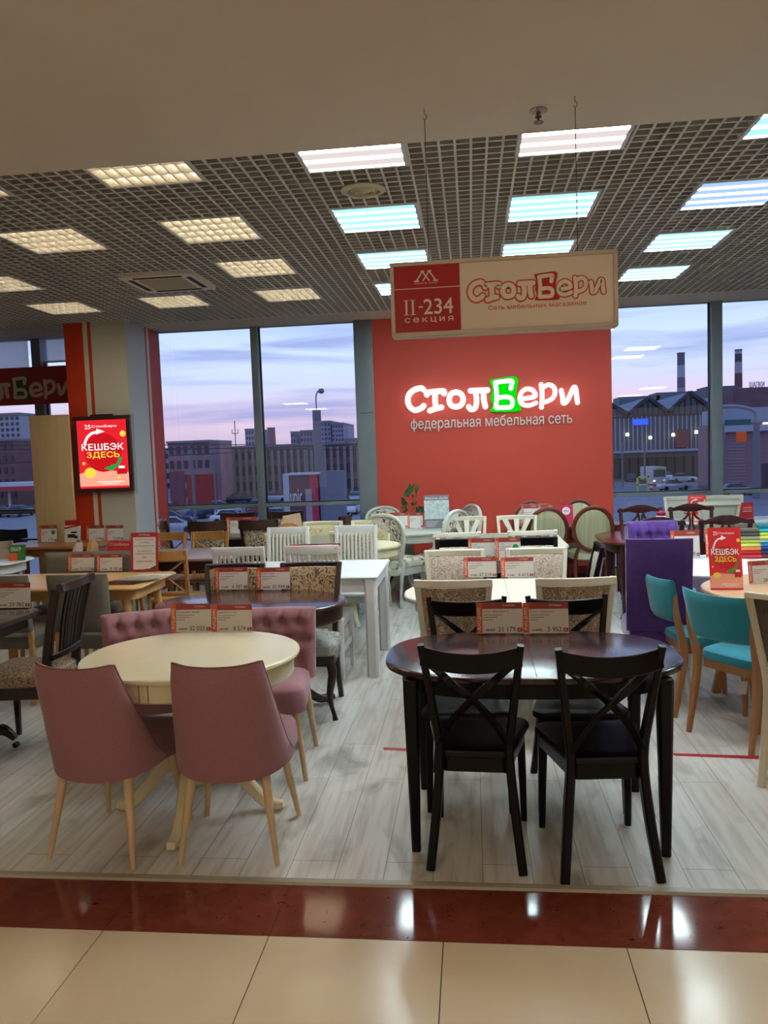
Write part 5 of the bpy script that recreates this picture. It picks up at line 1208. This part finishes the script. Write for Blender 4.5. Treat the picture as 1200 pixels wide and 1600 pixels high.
for px_, yy, w_, lb in ((748, 7.35, .20, 'pale grey card seen from behind on the cut-corner cream table, left'), (778, 7.3, .17, 'pale grey card seen from behind on the cut-corner cream table, right'), (500, 7.55, .30, 'grey card seen from behind on the ivory oval table')):
    r = empty('card_stand', (aty(px_, 830, yy)[0], yy, TZ + .001), 0, math.radians(8)); tag(r, lb, 'price card')
    MB().box(-w_/2, w_/2, 0, .002, 0, .105).build('card', pmat('card_back', 'b9b9b2', .6), r, smooth=False)
    MB().box(-w_/2, w_/2, -.045, -.002, 0, .002).build('acrylic_foot', M_acr, r, smooth=False)
o = MB().loft([rrect(.13, .1, .03), rrect(.12, .09, .03)] and [[(p[0], p[1], z_) for p in rrect(w__, d__, .03)] for w__, d__, z_ in ((.12, .1, 0), (.14, .11, .01), (.13, .1, .05), (.08, .06, .062))]).build('napkin_box', pmat('magenta_box', 'a01840', .5)); o.location = (aty(835, 822, 7.5)[0], 7.5, TZ + .001); tag(o, 'small magenta box on the cut-corner cream table', 'box')
# red box stand and decor near the right window
for px_, yy, w_, h_, c_, lb in ((1166, 9.0, .16, .20, 'b8202c', 'red leaflet standing at the right end of the white table by the window'), (1085, 9.05, .22, .1, 'c4b9b4', 'pale leaflet with red edge lying upright by the right window')):
    r = empty('leaflet_stand', (aty(px_, 795, yy)[0], yy, TZ + .001), 0, math.radians(-8)); tag(r, lb, 'leaflet stand')
    m = MB(); m.use(pmat('leafstand_' + c_, c_, .5)).box(-w_/2, w_/2, 0, .002, 0, h_); m.use(M_cw)
    for k in range(3): m.box(-w_*.2, w_*.4, -.0005, 0, h_*(.7 - .1*k), h_*(.73 - .1*k))
    m.use(pmat('leaflet_red', 'b41825', .5)).box(-w_/2, w_/2, -.0005, 0, h_*.86, h_); m.build('leaflet', None, r, smooth=False)
x = aty(1003, 785, 9.1)[0]
r = empty('napkin_holder', (x, 8.2, TZ + .001)); tag(r, 'white rounded holder with magenta top on the far side of the mahogany table', 'napkin holder')
MB().lathe([(.03, 0), (.07, .01), (.085, .05), (.07, .10), (.075, .12), (.04, .15), (.001, .155)], 20).build('body', pmat('porcelain', 'cfc9c2', .3), r)
MB().lathe([(.04, .15), (.045, .18), (.02, .2), (.001, .2)], 16).build('top', pmat('magenta_box', 'a01840', .5), r)
# fabric sample books
for px0, px1, cols, lb in ((1148, 1184, ['c3343c', 'a81e2c', 'd8743c', 'cbd06a', 'a7b83e', '97997c', '4a473e', '57534a'], 'stack of fabric swatches from dark grey to red on the white oval table'),
                           (1184, 1222, ['6f1f34', '1c2a58', '1d3f78', '2c6ea8', '6fb2b8', 'e0d85c', 'b3cf4a', '2fa9b4', '12707c'], 'stack of fabric swatches from turquoise to navy at the right frame edge')):
    yy = 6.2; xa = aty(px0, 850, yy)[0]; xb_ = aty(px1, 850, yy)[0]
    r = empty('fabric_swatches', ((xa + xb_)/2, yy, TZ + .001), math.radians(-3)); tag(r, lb, 'fabric samples'); w_ = xb_ - xa
    for k, c_ in enumerate(cols):
        z_ = .026*k; m = MB(); m.loft([[(x_, -.075 + .014*k - o_, z_ + zz) for o_, zz in ((-.06, .0), (.012, .0), (.02, .012), (.012, .026), (-.06, .032))] for x_ in (-w_/2 + .002*k, w_/2 + .002*k)]); m.build('swatch', noisy('swatch_' + c_, c_, c_, (1, 1, 1), 60, rough=.9), r)
# green card on the white glossy table, wood sample
x, y = at(27, 876, TZ)
r = empty('green_card', (x, y, TZ + .001), math.radians(12), math.radians(-14)); tag(r, 'green and orange card on the white glossy table', 'card')
m = MB(); m.use(pmat('card_green', '2f7a3c', .5)).box(-.075, .075, 0, .002, 0, .15); m.use(pmat('card_orange2', 'dc5a2c', .5)).box(-.075, .0, -.0005, 0, 0, .07); m.use(M_paper); put_text(m, '0669', -.06, .03, .09, .13, y=-.0008, bold=.03); m.build('card', None, r, smooth=False)
o = MB().box(-.1, .1, -.006, .006, 0, .24).build('wood_sample', wood('sample_board', 'cdb08c', 'bfa17c', 2, .5), bevel=.002); o.location = (midx(450, 470, 815, 8.6), 8.6, TZ + .001); o.rotation_euler = (math.radians(-12), math.radians(-8), .2); tag(o, 'tilted pale wood sample board on the dark table by the window', 'sample board')
o = MB().box(-.15, .15, -.1, .1, 0, .02).build('catalogue', pmat('catalogue_black', '2a2c30', .3), bevel=.003); o.location = (*at(58, 843, TZ), TZ + .001); tag(o, 'closed dark catalogue lying on the brown wooden table', 'catalogue')
# vine plant on the grey round table
px_, py_ = aty(645, 800, 9.2)[0], 9.2
r = empty('potted_plant', (px_, py_, TZ + .001)); tag(r, 'trailing green plant in a pot behind the cards on the grey-white round table', 'plant')
MB().lathe([(.001, 0), (.05, 0), (.065, .09), (.07, .1), (.06, .1), (.055, .085), (.001, .08)], 20).build('pot', pmat('pot_white', 'c9c4ba', .4), r)
M_leaf = noisy('ivy_leaf', '1f4a26', '2f6a34', (1, 1, 1), 30, .3, .7, .45); rng = random.Random(3)
st = MB(); lf = MB()
paths = [[(0, 0, .08), (-.10, -.02, .22), (-.06, -.02, .38), (.0, 0, .5)], [(0, 0, .08), (.02, 0, .25), (.03, 0, .42), (.055, 0, .52)], [(0, 0, .08), (-.14, -.03, .12), (-.19, -.04, .14)], [(0, 0, .08), (.08, .0, .17), (.14, -.02, .17), (.17, -.02, .1)], [(0, 0, .08), (.06, .03, .2), (.12, .03, .22)]]
for P in paths:
    Q = catmull(P, 8); st.tube(Q, .003, 5)
    for i in range(3, len(Q), 2):
        for s in (-1, 1):
            if rng.random() < .2: continue
            c = Q[i] + Vector((s*.02, rng.uniform(-.01, .01), rng.uniform(-.008, .012))); sz = rng.uniform(.022, .036); R_ = Euler((rng.uniform(-.6, .6), rng.uniform(-.6, .6), rng.uniform(0, 6.28))).to_matrix()
            o_ = [(0, 0, -1), (.7, .1, -.3), (.55, .12, .5), (0, 0, 1.1), (-.55, .12, .5), (-.7, .1, -.3)]
            lf.add([c + R_ @ Vector(p) * sz for p in o_] + [c + R_ @ Vector((p[0], p[1] - .06, p[2])) * sz for p in o_], [(0, 1, 2, 3), (0, 3, 4, 5), (6, 9, 8, 7), (6, 11, 10, 9), (0, 1, 7, 6), (1, 2, 8, 7), (2, 3, 9, 8), (3, 4, 10, 9), (4, 5, 11, 10), (5, 0, 6, 11)])
st.build('stem', M_leaf, r); lf.build('foliage', M_leaf, r, smooth=False)
# paper tags hanging from chairs
hang_tag((1.41, 4.30, .36), 25, 'paper tag hanging from the teal chair by the right edge'); bpy.context.view_layer.update()
_b = [o for o in bpy.data.objects if o.get('label', '').startswith('grey-white arched floral chair, near left')][0]; _v = Euler(_b.rotation_euler).to_matrix() @ Vector((.175, -.236, 0)) + Vector(_b.location)
hang_tag((_v.x, _v.y, .43), 5, 'paper tag hanging from the grey-white arched chair')
# white fitting on the pillar side
x = PX1; z_ = 1.0
o = MB().tube([(0, 0, 0), (.10, 0, 0)], .045, 16).build('wall_fitting', pmat('fitting_white', 'c9c6c0', .4)); o.location = (PX1, 9.5, .86); tag(o, 'small round white fitting on the red side of the pillar', 'fitting')
# ================================================================== outside the windows: car park, street and town at dusk
GZ = -5.0
M_asph = noisy('wet_asphalt', '6c6a76', '7a7886', (1, 1, 1), .3, .3, .7, .5)
struct(MB().box(-300, 300, W + 2, 700, GZ - .5, GZ).build('ground', M_asph, smooth=False))
M_win = pmat('dark_window', '2c3040', .2); M_winl = emis('lit_window', 'ffd9a0', .8)
def gx(px, y): return aty(px, 700, y)[0]
def gz(py, px, y): return aty(px, py, y)[1]
def block(px0, px1, pytop, y, dep, mats, nx, nz, label, wz0=.12, winw=.5, winh=.55, rib=None, parapet=True, lit=0, shape='window'):
    x0, x1 = gx(px0, y), gx(px1, y); zt = gz(pytop, (px0+px1)/2, y); r = empty('building', ((x0+x1)/2, y, GZ)); w_ = x1 - x0; h_ = zt - GZ
    tag(r, label, 'building'); MB().box(-w_/2, w_/2, 0, dep, 0, h_).build('wall', mats, r, smooth=False)
    if parapet: MB().box(-w_/2 - w_*.01, w_/2 + w_*.01, -.4, dep, h_, h_ + h_*.035).build('cornice', pmat('cornice_grey', '7d7a80', .7), r, smooth=False)
    zb = h_*wz0
    for i in range(nx):
        for j in range(nz):
            cx = -w_/2 + w_*(i+.5)/nx; cz = zb + (h_ - zb)*(j+.5)/nz; a = w_/nx*winw/2; b = (h_-zb)/nz*winh/2
            MB().box(cx - a, cx + a, -.12, .3, cz - b, cz + b).build('window', M_winl if random.random() < lit else M_win, r, smooth=False)
    if rib:
        m = MB()
        for i in range(nx + 1):
            cx = -w_/2 + w_*i/nx; m.box(cx - rib, cx + rib, -.5, .2, h_*.05, h_*.97)
        m.build('pilasters', pmat('pilaster', '85797a', .7), r, smooth=False)
    return r
# left view
block(325, 570, 697, 118, 20, noisy('old_facade', '6d6566', '7d7472', (1, 1, .5), .6, .3, .7, .8), 24, 3, 'long low building with ribbed facade across the car park', rib=.22, winw=.55)
block(262, 328, 692, 105, 10, noisy('pink_brick', '8d6a72', 'a07c82', (1, 1, 1), .5, .3, .7, .8), 6, 4, 'pinkish brick building left of the ribbed one')
block(236, 275, 705, 140, 18, pmat('pale_plaster', '9aa0b4', .8), 4, 4, 'pale plaster building at the left end of the window view')
block(497, 518, 660, 330, 30, pmat('tower_blue', '8a8aa4', .8), 4, 9, 'high-rise tower behind the lamp post'); block(520, 538, 663, 330, 30, pmat('tower_pink', '9c92a6', .8), 4, 9, 'pinkish high-rise tower right of the lamp post')
block(455, 467, 676, 360, 30, pmat('tower_blue', '8a8aa4', .8), 3, 6, 'distant tower, leftmost of the low pair'); block(470, 494, 674, 350, 30, pmat('tower_grey', '8d8fa2', .8), 5, 6, 'distant tower, wide one of the low pair')
block(384, 398, 672, 330, 25, pmat('tower_pink', '9c92a6', .8), 3, 7, 'distant pinkish tower left of the mullion'); block(538, 575, 686, 300, 25, pmat('tower_grey', '8d8fa2', .8), 6, 4, 'low distant block at the grey post')
block(-30, 34, 650, 190, 25, pmat('panel_tower', 'a6a3ac', .8), 8, 12, 'pale panel high-rise at the left frame edge'); block(-60, 22, 690, 118, 8, noisy('brick_red', '6e4a48', '7c5552', (1, 1, 1), .6, .3, .7, .8), 8, 5, 'red brick building at the left frame edge'); block(20, 60, 696, 130, 15, pmat('dark_block', '55586a', .8), 6, 4, 'dark block behind the wooden board')
# red canopy on the left
r = empty('canopy', (gx(20, 108), 108, GZ)); tag(r, 'white and red flat canopy across the street at the left', 'canopy')
MB().box(-9, 5, 0, 8, 3.6, 4.1).build('roof', pmat('canopy_white', 'c9c6d0', .6), r, smooth=False); MB().box(-9, 5, -.1, 0, 2.9, 3.6).build('fascia', pmat('canopy_red', 'b02c40', .5), r, smooth=False)
for x_ in (-8, -3, 2, 4.6): MB().box(x_ - .15, x_ + .15, 3, 3.3, 0, 3.6).build('post', pmat('canopy_white', 'c9c6d0', .6), r, smooth=False)
def chimney(px, pyt, pyb, y, rt, label, bands=None, mat_='chimney_brick'):
    x = gx(px, y); zt = gz(pyt, px, y); r = empty('chimney', (x, y, GZ)); tag(r, label, 'chimney'); h_ = zt - GZ
    MB().lathe([(rt*1.35, 0), (rt*1.1, h_*.6), (rt, h_*.985), (rt*1.12, h_*.985), (rt*1.12, h_), (.01, h_)], 20).build('stack', pmat(mat_, '8a6470', .8), r)
    for a, b, c in bands or []:
        za = gz(a, px, y) - GZ; zb = gz(b, px, y) - GZ; MB().lathe([(rt*1.04 + (1 - zb/h_)*rt*.28, zb), (rt*1.04 + (1 - za/h_)*rt*.28, za)], 20).build('band', pmat('band_' + c, c, .8), r)
chimney(425, 668, 690, 260, 1.3, 'reddish brick chimney behind the ribbed building', mat_='chimney_red')
chimney(1065, 551, 612, 420, 1.75, 'tall banded chimney left of the right mullion', [(571, 590, 'a3a4b4'), (551, 571, '6a6272'), (590, 606, '6e6878'), (606, 622, '9a93a0')])
chimney(1154, 546, 610, 400, 1.55, 'tall banded chimney right of the mullion', [(546, 553, 'a5a9b2'), (553, 566, '5c4450'), (566, 583, 'a49aa6'), (583, 606, '6c3f4c'), (606, 614, 'a6a0ac')])
# market hall with three glazed gables
r = empty('building', (gx(1030, 148), 148, GZ)); tag(r, 'market hall with glazed gabled roofs beyond the right window', 'building'); ox = r.location.x
M_hall = pmat('hall_glass', '3d4a58', .25); M_roof = pmat('hall_roof', '6e7686', .6); M_truss = pmat('hall_truss', '2e343c', .6)
zr = lambda py, px: gz(py, px, 148) - GZ
for k, (pl, pa, pr_, pyt, pye) in enumerate(((905, 948, 985, 631, 652), (982, 1013, 1045, 624, 648), (1043, 1078, 1118, 616, 646), (1125, 1165, 1205, 612, 640))):
    xl, xa, xr_ = [gx(p, 148) - ox for p in (pl, pa, pr_)]; zt, ze = zr(pyt, pa), zr(pye, pa)
    MB().loft([[(xl, y_, ze), (xr_, y_, ze), (xa, y_, zt)] for y_ in (0, 30)]).build('gable', M_hall, r, smooth=False)
    t_ = MB()
    for a_, b_ in (((xl - .3, ze), (xa, zt + .35)), ((xr_ + .3, ze), (xa, zt + .35))): t_.beam((a_[0], -.3, a_[1]), (b_[0], -.3, b_[1]), (.8, .7), side=(0, 1, 0))
    for q in range(1, 8):
        f_ = q/8; xx = xl + (xr_-xl)*f_; hh_ = ze + (zt - ze) * (1 - abs(xx - xa)/max(xa-xl, xr_-xa)); t_.box(xx - .1, xx + .1, -.3, 0, ze - .3, hh_)
    t_.box(xl, xr_, -.25, 0, ze - .25, ze + .05); t_.build('truss', M_truss, r, smooth=False)
    MB().loft([[(xr_ + .3, y_, ze), (xa, y_, zt + .4), (xa, y_, zt + .1), (xr_, y_, ze - .3)] for y_ in (-.4, 30)]).build('roof', M_roof, r, smooth=False); MB().loft([[(xl - .3, y_, ze), (xa, y_, zt + .4), (xa, y_, zt + .1), (xl, y_, ze - .3)] for y_ in (-.4, 30)]).build('roof', M_roof, r, smooth=False)
xa, xb_ = gx(900, 148) - ox, gx(1215, 148) - ox; ze = zr(647, 1030)
MB().box(xa, xb_, .1, 28, 0, ze).build('wall', pmat('hall_wall', '4c5563', .5), r, smooth=False)
m = MB()
for q in range(46): xx = xa + (xb_ - xa) * q / 45; m.box(xx - .12, xx + .12, -.15, .1, ze*.46, ze)
m.build('mullions', pmat('hall_mullion', '8791a0', .5), r, smooth=False)
MB().box(xa, xb_, -1.2, .1, ze*.42, ze*.455).build('canopy_band', pmat('hall_band', '98a0b2', .5), r, smooth=False)
for q in range(22): xx = xa + (xb_ - xa) * (q + .5) / 22; MB().box(xx - 1.1, xx + .8, -.05, .1, .3, ze*.34).build('window', pmat('hall_shop', '30363f', .2), r, smooth=False)
MB().box(gx(1055, 148) - ox, gx(1073, 148) - ox, -1.3, 0, ze*.48, ze*.75).build('red_panel', pmat('hall_red', '7c3a40', .6), r, smooth=False)
MB().box(gx(988, 148) - ox, gx(1012, 148) - ox, -.6, -.4, zr(664, 1000), zr(655, 1000)).build('blue_sign', emis('blue_neon', '2a5cff', 1.1), r, smooth=False)
for k in range(9): MB().lathe([(.3, 0), (.3, .5), (.01, .6)], 8, (xa + 1 + k*4, -1.1, ze*(.62 + .03*(k % 3)))).build('lamp_globe', emis('globe_light', 'fff0cf', 3.0), r)
for px_, w_, pyt, lb in ((1000, 3.2, 619, 'roof block behind the middle gable'), (1060, 3.4, 612, 'roof block behind the third gable')):
    x_ = gx(px_, 186); o = MB().box(-w_*1.4, w_*1.4, 0, 8, 0, gz(pyt, px_, 186) - GZ).build('building', pmat('roofblock', '5d6b7c', .7), smooth=False); o.location = (x_, 186, GZ); tag(o, lb, 'building')
x_ = gx(1132, 200); o = MB().box(-4.3, 3.3, 0, 8, 0, gz(603, 1132, 200) - GZ).build('building', pmat('roofblock2', '4e5c6e', .7), smooth=False); o.location = (x_, 200, GZ); tag(o, 'grey tower block right of the mullion', 'building')
# corner building on the right
y_ = 104; r = empty('building', (gx(1175, y_), y_, GZ)); tag(r, 'curved corner building with green awning at the right edge', 'building'); ox = r.location.x
X = lambda px: gx(px, y_) - ox
Z = lambda py: gz(py, 1170, y_) - GZ
MB().box(X(1133), X(1320), 0, 12, 0, Z(660)).build('wall', noisy('striped_wall', '7a5f6c', '8a6c74', (.2, .2, 9), 1, .3, .7, .8), r, smooth=False)
MB().box(X(1140), X(1320), 1.5, 12, Z(660), Z(636)).build('upper_band', pmat('upper_band', '8d98aa', .6), r, smooth=False)
MB().box(X(1160), X(1320), 3.5, 14, Z(636), Z(603)).build('upper_floor', noisy('dark_brick', '5c4650', '6a505a', (1, 1, 1), .8, .3, .7, .8), r, smooth=False)
MB().box(X(1132), X(1320), -.8, 0, Z(674), Z(664)).build('ledge', pmat('ledge_white', '9da3b4', .6), r, smooth=False)
MB().box(X(1132), X(1172), -.3, 0, Z(664), Z(655)).build('awning', pmat('awning_green', '1f5a58', .6), r, smooth=False)
m = MB(); put_text(m, 'ШАПКИ', X(1186), X(1210), Z(603), Z(594), y=3.4, bold=.03, depth=.1); m.build('roof_lettering', pmat('roof_letters', '9aa6bc', .5), r, smooth=False)
for k in range(14): MB().box(X(1136), X(1164), -.08, 0, Z(752 - 5*k), Z(751 - 5*k)).build('strip', pmat('wall_strip', '9b8894', .6), r, smooth=False)
MB().box(X(1150), X(1166), -.15, 0, Z(690), Z(668)).build('orange_light_panel', emis('orange_panel', 'b8583c', .45), r, smooth=False); MB().box(X(1188), X(1215), -.9, -.8, Z(664), Z(661)).build('lit_strip', emis('lit_strip', 'ffe3c8', 2.0), r, smooth=False)
for k in range(3): MB().box(X(1190 + 14*k), X(1200 + 14*k), -.1, 0, Z(762), Z(725)).build('window', M_win, r, smooth=False)
# street lamps
def lamp_post(px, y, pyt, rad, label, arm=True, lit=False):
    x = gx(px, y); r = empty('street_lamp', (x, y, GZ)); tag(r, label, 'street lamp'); h_ = gz(pyt, px, y) - GZ
    MB().tube([(0, 0, 0), (0, 0, h_)], [rad*1.2, rad], 12).build('pole', pmat('pole_grey', '6f6e78', .7), r)
    if arm:
        MB().tube(catmull([(0, 0, h_), (0, 0, h_ + rad*3), (rad*.4, 0, h_ + rad*4.2), (rad*.9, 0, h_ + rad*4.5)], 5), rad*.17, 8).build('arm', pmat('arm_grey', '8d8c92', .5), r)
        MB().lathe([(.01, rad*5.0), (rad*.55, rad*4.9), (rad*.75, rad*4.4), (rad*.55, rad*3.9), (.01, rad*3.75)], 16, (rad*1.3, 0, h_)).build('lamp_head', pmat('lamp_head', '77746f', .4), r)
    return r
lamp_post(497, 30, 641, .165, 'thick concrete lamp post with curved arm outside the left window')
lamp_post(299, 80, 700, .13, 'thin pale pole in front of the red hoarding', arm=False); lamp_post(333, 84, 700, .1, 'thin dark pole by the ribbed building', arm=False); lamp_post(479, 90, 700, .12, 'thin pale pole left of the thick lamp post', arm=False)
r = lamp_post(1182, 92, 660, .34, 'purple-grey lamp post before the corner building', arm=False); MB().tube(catmull([(0, 0, gz(660, 1182, 92) - GZ), (-.25, 0, gz(642, 1182, 92) - GZ), (-2, 0, gz(634, 1182, 92) - GZ), (-4, 0, gz(633, 1182, 92) - GZ)], 5), .2, 8).build('arm', pmat('arm_grey', '8d8c92', .5), r)
for px_ in (957, 972, 1007): lamp_post(px_, 125, 690, .12, 'thin lamp pole in front of the market hall, at column %d' % {957: 1, 972: 2, 1007: 3}[px_] if False else {957: 'thin lamp pole beside the red wall edge before the market hall', 972: 'thin lamp pole left of the yellow gate', 1007: 'thin lamp pole right behind the yellow gate'}[px_], arm=False)
x_ = gx(350, 115); r = empty('antenna_mast', (x_, 121, gz(697, 350, 118) - .3)); tag(r, 'thin antenna mast on the roof of the ribbed building', 'antenna'); MB().tube([(0, 0, 0), (0, 0, 4.2)], .07, 6).build('mast', M_truss, r); m = MB(); m.box(-.5, .5, -.05, .05, 2.2, 2.3); m.box(-.5, -.42, -.05, .05, 2.2, 2.9); m.box(.42, .5, -.05, .05, 2.2, 2.9); m.build('crossbar', M_truss, r, smooth=False)
# low red hoardings
for pa, pb, pt, c, lb in ((262, 284, 737, '7a4450', 'faded red hoarding at the far left of the car park'), (289, 335, 742, '9a2f2c', 'bright red hoarding behind the thin pale pole')):
    xa, xb_ = gx(pa, 97), gx(pb, 97); o = MB().box(0, xb_ - xa, 0, .4, 0, gz(pt, pa, 97) - GZ).build('hoarding', noisy('hoarding_' + c, c, c, (1, 1, 1), 1, rough=.7), smooth=False); o.location = (xa, 97, GZ); tag(o, lb, 'hoarding')
# billboard
y_ = 27; xa, xb_ = gx(449, y_), gx(494, y_); zt = gz(742, 470, y_); zb = gz(822, 470, y_)
r = empty('billboard', (xa, y_, GZ)); tag(r, 'large red and dark billboard with white letters outside the left window', 'billboard'); w_ = xb_ - xa
MB().loft([[(-.8, 2.4, z_), (0, 0, z_), (0, .5, z_), (-.6, 2.6, z_)] for z_ in (.8, zt - GZ)]).build('side_face', pmat('billboard_side', '98a4b4', .5), r, smooth=False)
m = MB(); m.use(pmat('billboard_dark', '5a3a48', .5)).box(0, w_*.72, 0, .5, .8, zt - GZ); m.use(pmat('billboard_red', 'b02448', .5)).box(w_*.72, w_, 0, .5, .8, zt - GZ); m.use(pmat('billboard_pale', '9c8c98', .5)).box(w_*.56, w_*.78, -.02, 0, 1.2, zt - GZ - .5)
m.use(M_paper); put_text(m, 'unic', w_*.04, w_*.45, zt - GZ - 1.0, zt - GZ - .5, y=-.03, bold=.01); m.build('poster_face', None, r, smooth=False)
MB().box(-.05, w_ + .1, -.1, .6, zt - GZ, zt - GZ + .07).build('cap', pmat('billboard_cap', 'b8bcc6', .5), r, smooth=False); MB().box(w_ + .05, w_ + .9, .1, .6, .0, zt - GZ + .1).build('support', pmat('billboard_support', '6d7684', .6), r, smooth=False)
# overhead wires
for k, (a, b, ya, yb_) in enumerate(((686, 700, 40, 60), (692, 706, 40, 60), (700, 694, 45, 45), (716, 690, 30, 70))):
    P = [Vector((gx(-40, ya), ya, gz(a, 230, ya))), Vector((gx(400, (ya+yb_)/2), (ya+yb_)/2, gz((a+b)/2 + 2, 400, (ya+yb_)/2))), Vector((gx(640, yb_), yb_, gz(b, 600, yb_)))]
    o = MB().tube(catmull(P, 8), .03, 5).build('overhead_wire', pmat('wire_black', '3a3844', .6)); tag(o, '%s overhead wire crossing the left window view' % ('highest', 'second highest', 'horizontal', 'steepest, nearest')[k], 'wire', 'overhead wires')
# cars
def car():
    r = empty('parked_car'); prof = [(-2.1, .35), (-2.15, .7), (-2.0, .95), (-1.55, 1.0), (-1.0, 1.42), (.3, 1.45), (1.0, .98), (1.9, .85), (2.15, .6), (2.1, .32)]
    body = [p for p in prof if p[1] < 1.2]
    b_ = MB(); R = []
    for w_, s in ((-.88, .94), (-.8, 1), (.8, 1), (.88, .94)): R.append([(x * (1 if abs(w_) < .85 else .985), w_, .3 + (z - .3) * (1 if z < 1.1 else 1)) for x, z in [(-2.1, .3), (-2.15, .65), (-2.0, .93), (-1.5, .98), (1.05, .96), (1.9, .83), (2.15, .58), (2.1, .3)]])
    b_.loft(R).build('body', CARM[0], r, bevel=.03)
    MB().loft([[(-1.5, w_, .97), (-1.0, w_*.85, 1.42), (.25, w_*.85, 1.45), (1.05, w_, .96)] for w_ in (-.78, .78)]).build('glasshouse', pmat('car_glass', '2a3040', .12), r, bevel=.02)
    MB().box(-.95, .2, -.62, .62, 1.44, 1.47).build('roof', CARM[0], r, bevel=.01)
    for x in (-1.35, 1.35):
        for s in (-1, 1): MB().tube([(x, s*.7, .32), (x, s*.9, .32)], .32, 16).build('wheel', pmat('tyre', '1c1c20', .7), r)
    for s in (-1, 1): MB().box(2.08, 2.16, s*.62 - .15, s*.62 + .15, .6, .72).build('headlight', pmat('headlight', 'dfe4ee', .1), r, bevel=.01)
    return r
CARM = [None]
paints = {'silver': 'a8acb8', 'white': 'd2d5de', 'dark blue': '2e3a58', 'black': '1f2026', 'red': '7c2a34', 'grey': '6c7080'}
def cars(y, pxs, cols, deg, where):
    last = []; need = 2.3 if abs(abs(deg) - 88) < 15 else 4.8
    for px_, c in zip(pxs, cols):
        if any(abs(gx(px_, y) - q) < need for q in last): continue
        last.append(gx(px_, y))
        CARM[0] = pmat('paint_' + c.replace(' ', '_'), paints[c], .25, metal=.3)
        place('car_' + c, car, gx(px_, y), y, deg, '%s car, %s from the left, %s' % (c, ('first', 'second', 'third', 'fourth', 'fifth', 'sixth', 'seventh', 'eighth')[len(last) - 1], where), 'car', 'cars ' + where, z=GZ)
cars(112, (372, 400, 425, 445), ('dark blue', 'grey', 'silver', 'white'), 6, 'nearest the ribbed building')
cars(93, (262, 305, 340, 372, 402, 428), ('white', 'silver', 'white', 'red', 'silver', 'white'), 8, 'along the hoardings')
cars(86, (268, 286, 310, 328, 352, 376, 400, 424), ('silver', 'white', 'dark blue', 'silver', 'white', 'grey', 'red', 'silver'), 88, 'in the nose-in row of the car park')
cars(77, (262, 312, 356, 398, 432), ('dark blue', 'silver', 'white', 'dark blue', 'silver'), 12, 'in the near row under the left transom')
cars(69, (266, 316, 365, 410), ('silver', 'white', 'grey', 'silver'), 6, 'in the nearest row under the left window')
cars(106, (521, 536, 552), ('white', 'white', 'silver'), -78, 'on the road right of the lamp post'); cars(86, (512, 528, 546), ('silver', 'dark blue', 'white'), 85, 'just above the right transom')
cars(72, (505, 534, 556), ('white', 'silver', 'dark blue'), 20, 'under the transom right of the billboard')
cars(97, (-8, 8, 24, 42), ('grey', 'white', 'silver', 'white'), 90, 'across the street at the left edge')
cars(134, (1066, 1090, 1108), ('white', 'grey', 'white'), 5, 'on the road in front of the market hall'); cars(112, (1052, 1080, 1100), ('silver', 'dark blue', 'silver'), 10, 'on the road below the minibus'); cars(98, (1150, 1185), ('silver', 'red'), 5, 'below the corner building'); cars(142, (985, 996, 1018, 1040), ('dark blue', 'silver', 'grey', 'white'), 85, 'near the market hall entrance')
# bus
r = empty('bus', (gx(1030, 124), 124, GZ)); r.rotation_euler = (0, 0, .1); tag(r, 'pale minibus seen from the front outside the right window', 'bus')
MB().box(-1.05, 1.05, 0, 6, .35, 2.9).build('body', pmat('bus_white', 'b4b8bc', .4), r, bevel=.08); MB().box(-.9, .9, -.03, .1, 1.4, 2.5).build('windscreen', pmat('bus_glass', '3c4a44', .15), r, bevel=.02); MB().box(-.5, .5, -.04, 0, 2.55, 2.8).build('route_board', pmat('route_yellow', 'b9b85a', .5), r, smooth=False)
for s in (-1, 1):
    MB().box(s*.8 - .15, s*.8 + .15, -.05, 0, .7, .9).build('headlight', emis('bus_light', 'fff3d0', 2), r, smooth=False)
    MB().tube([(s*.8, 1, .4), (s*1.05, 1, .4)], .4, 14).build('wheel', pmat('tyre', '1c1c20', .7), r)
# yellow-green gate sign and striped post
r = empty('height_gate', (gx(1004, 108), 108, GZ)); tag(r, 'bright yellow-green height gate on the street outside the right window', 'gate')
M_yg = pmat('hi_vis', 'b6cf3a', .5, emit='b6cf3a', es=.0); m = MB(); z1 = gz(744, 1005, 108) - GZ
m.box(-.8, -.6, 0, .2, 0, z1); m.box(.6, .8, 0, .2, 0, z1); m.box(-.8, .8, 0, .2, z1 - .2, z1); m.box(-.8, .8, 0, .2, z1*.45, z1*.52); m.build('frame', M_yg, r, smooth=False)
MB().box(-.45, .45, .02, .08, z1*.55, z1*.8).build('board', pmat('gate_board', '3a4250', .5), r, smooth=False)
r = empty('marker_post', (gx(1017, 108), 108, GZ)); tag(r, 'short red and white striped post beside the yellow-green gate', 'post')
for k in range(5): MB().box(-.22, .22, 0, .1, .3*k, .3*k + .3).build('stripe', pmat('stripe_red' if k % 2 else 'stripe_white', 'b03a40' if k % 2 else 'c8c8cc', .5), r, smooth=False)
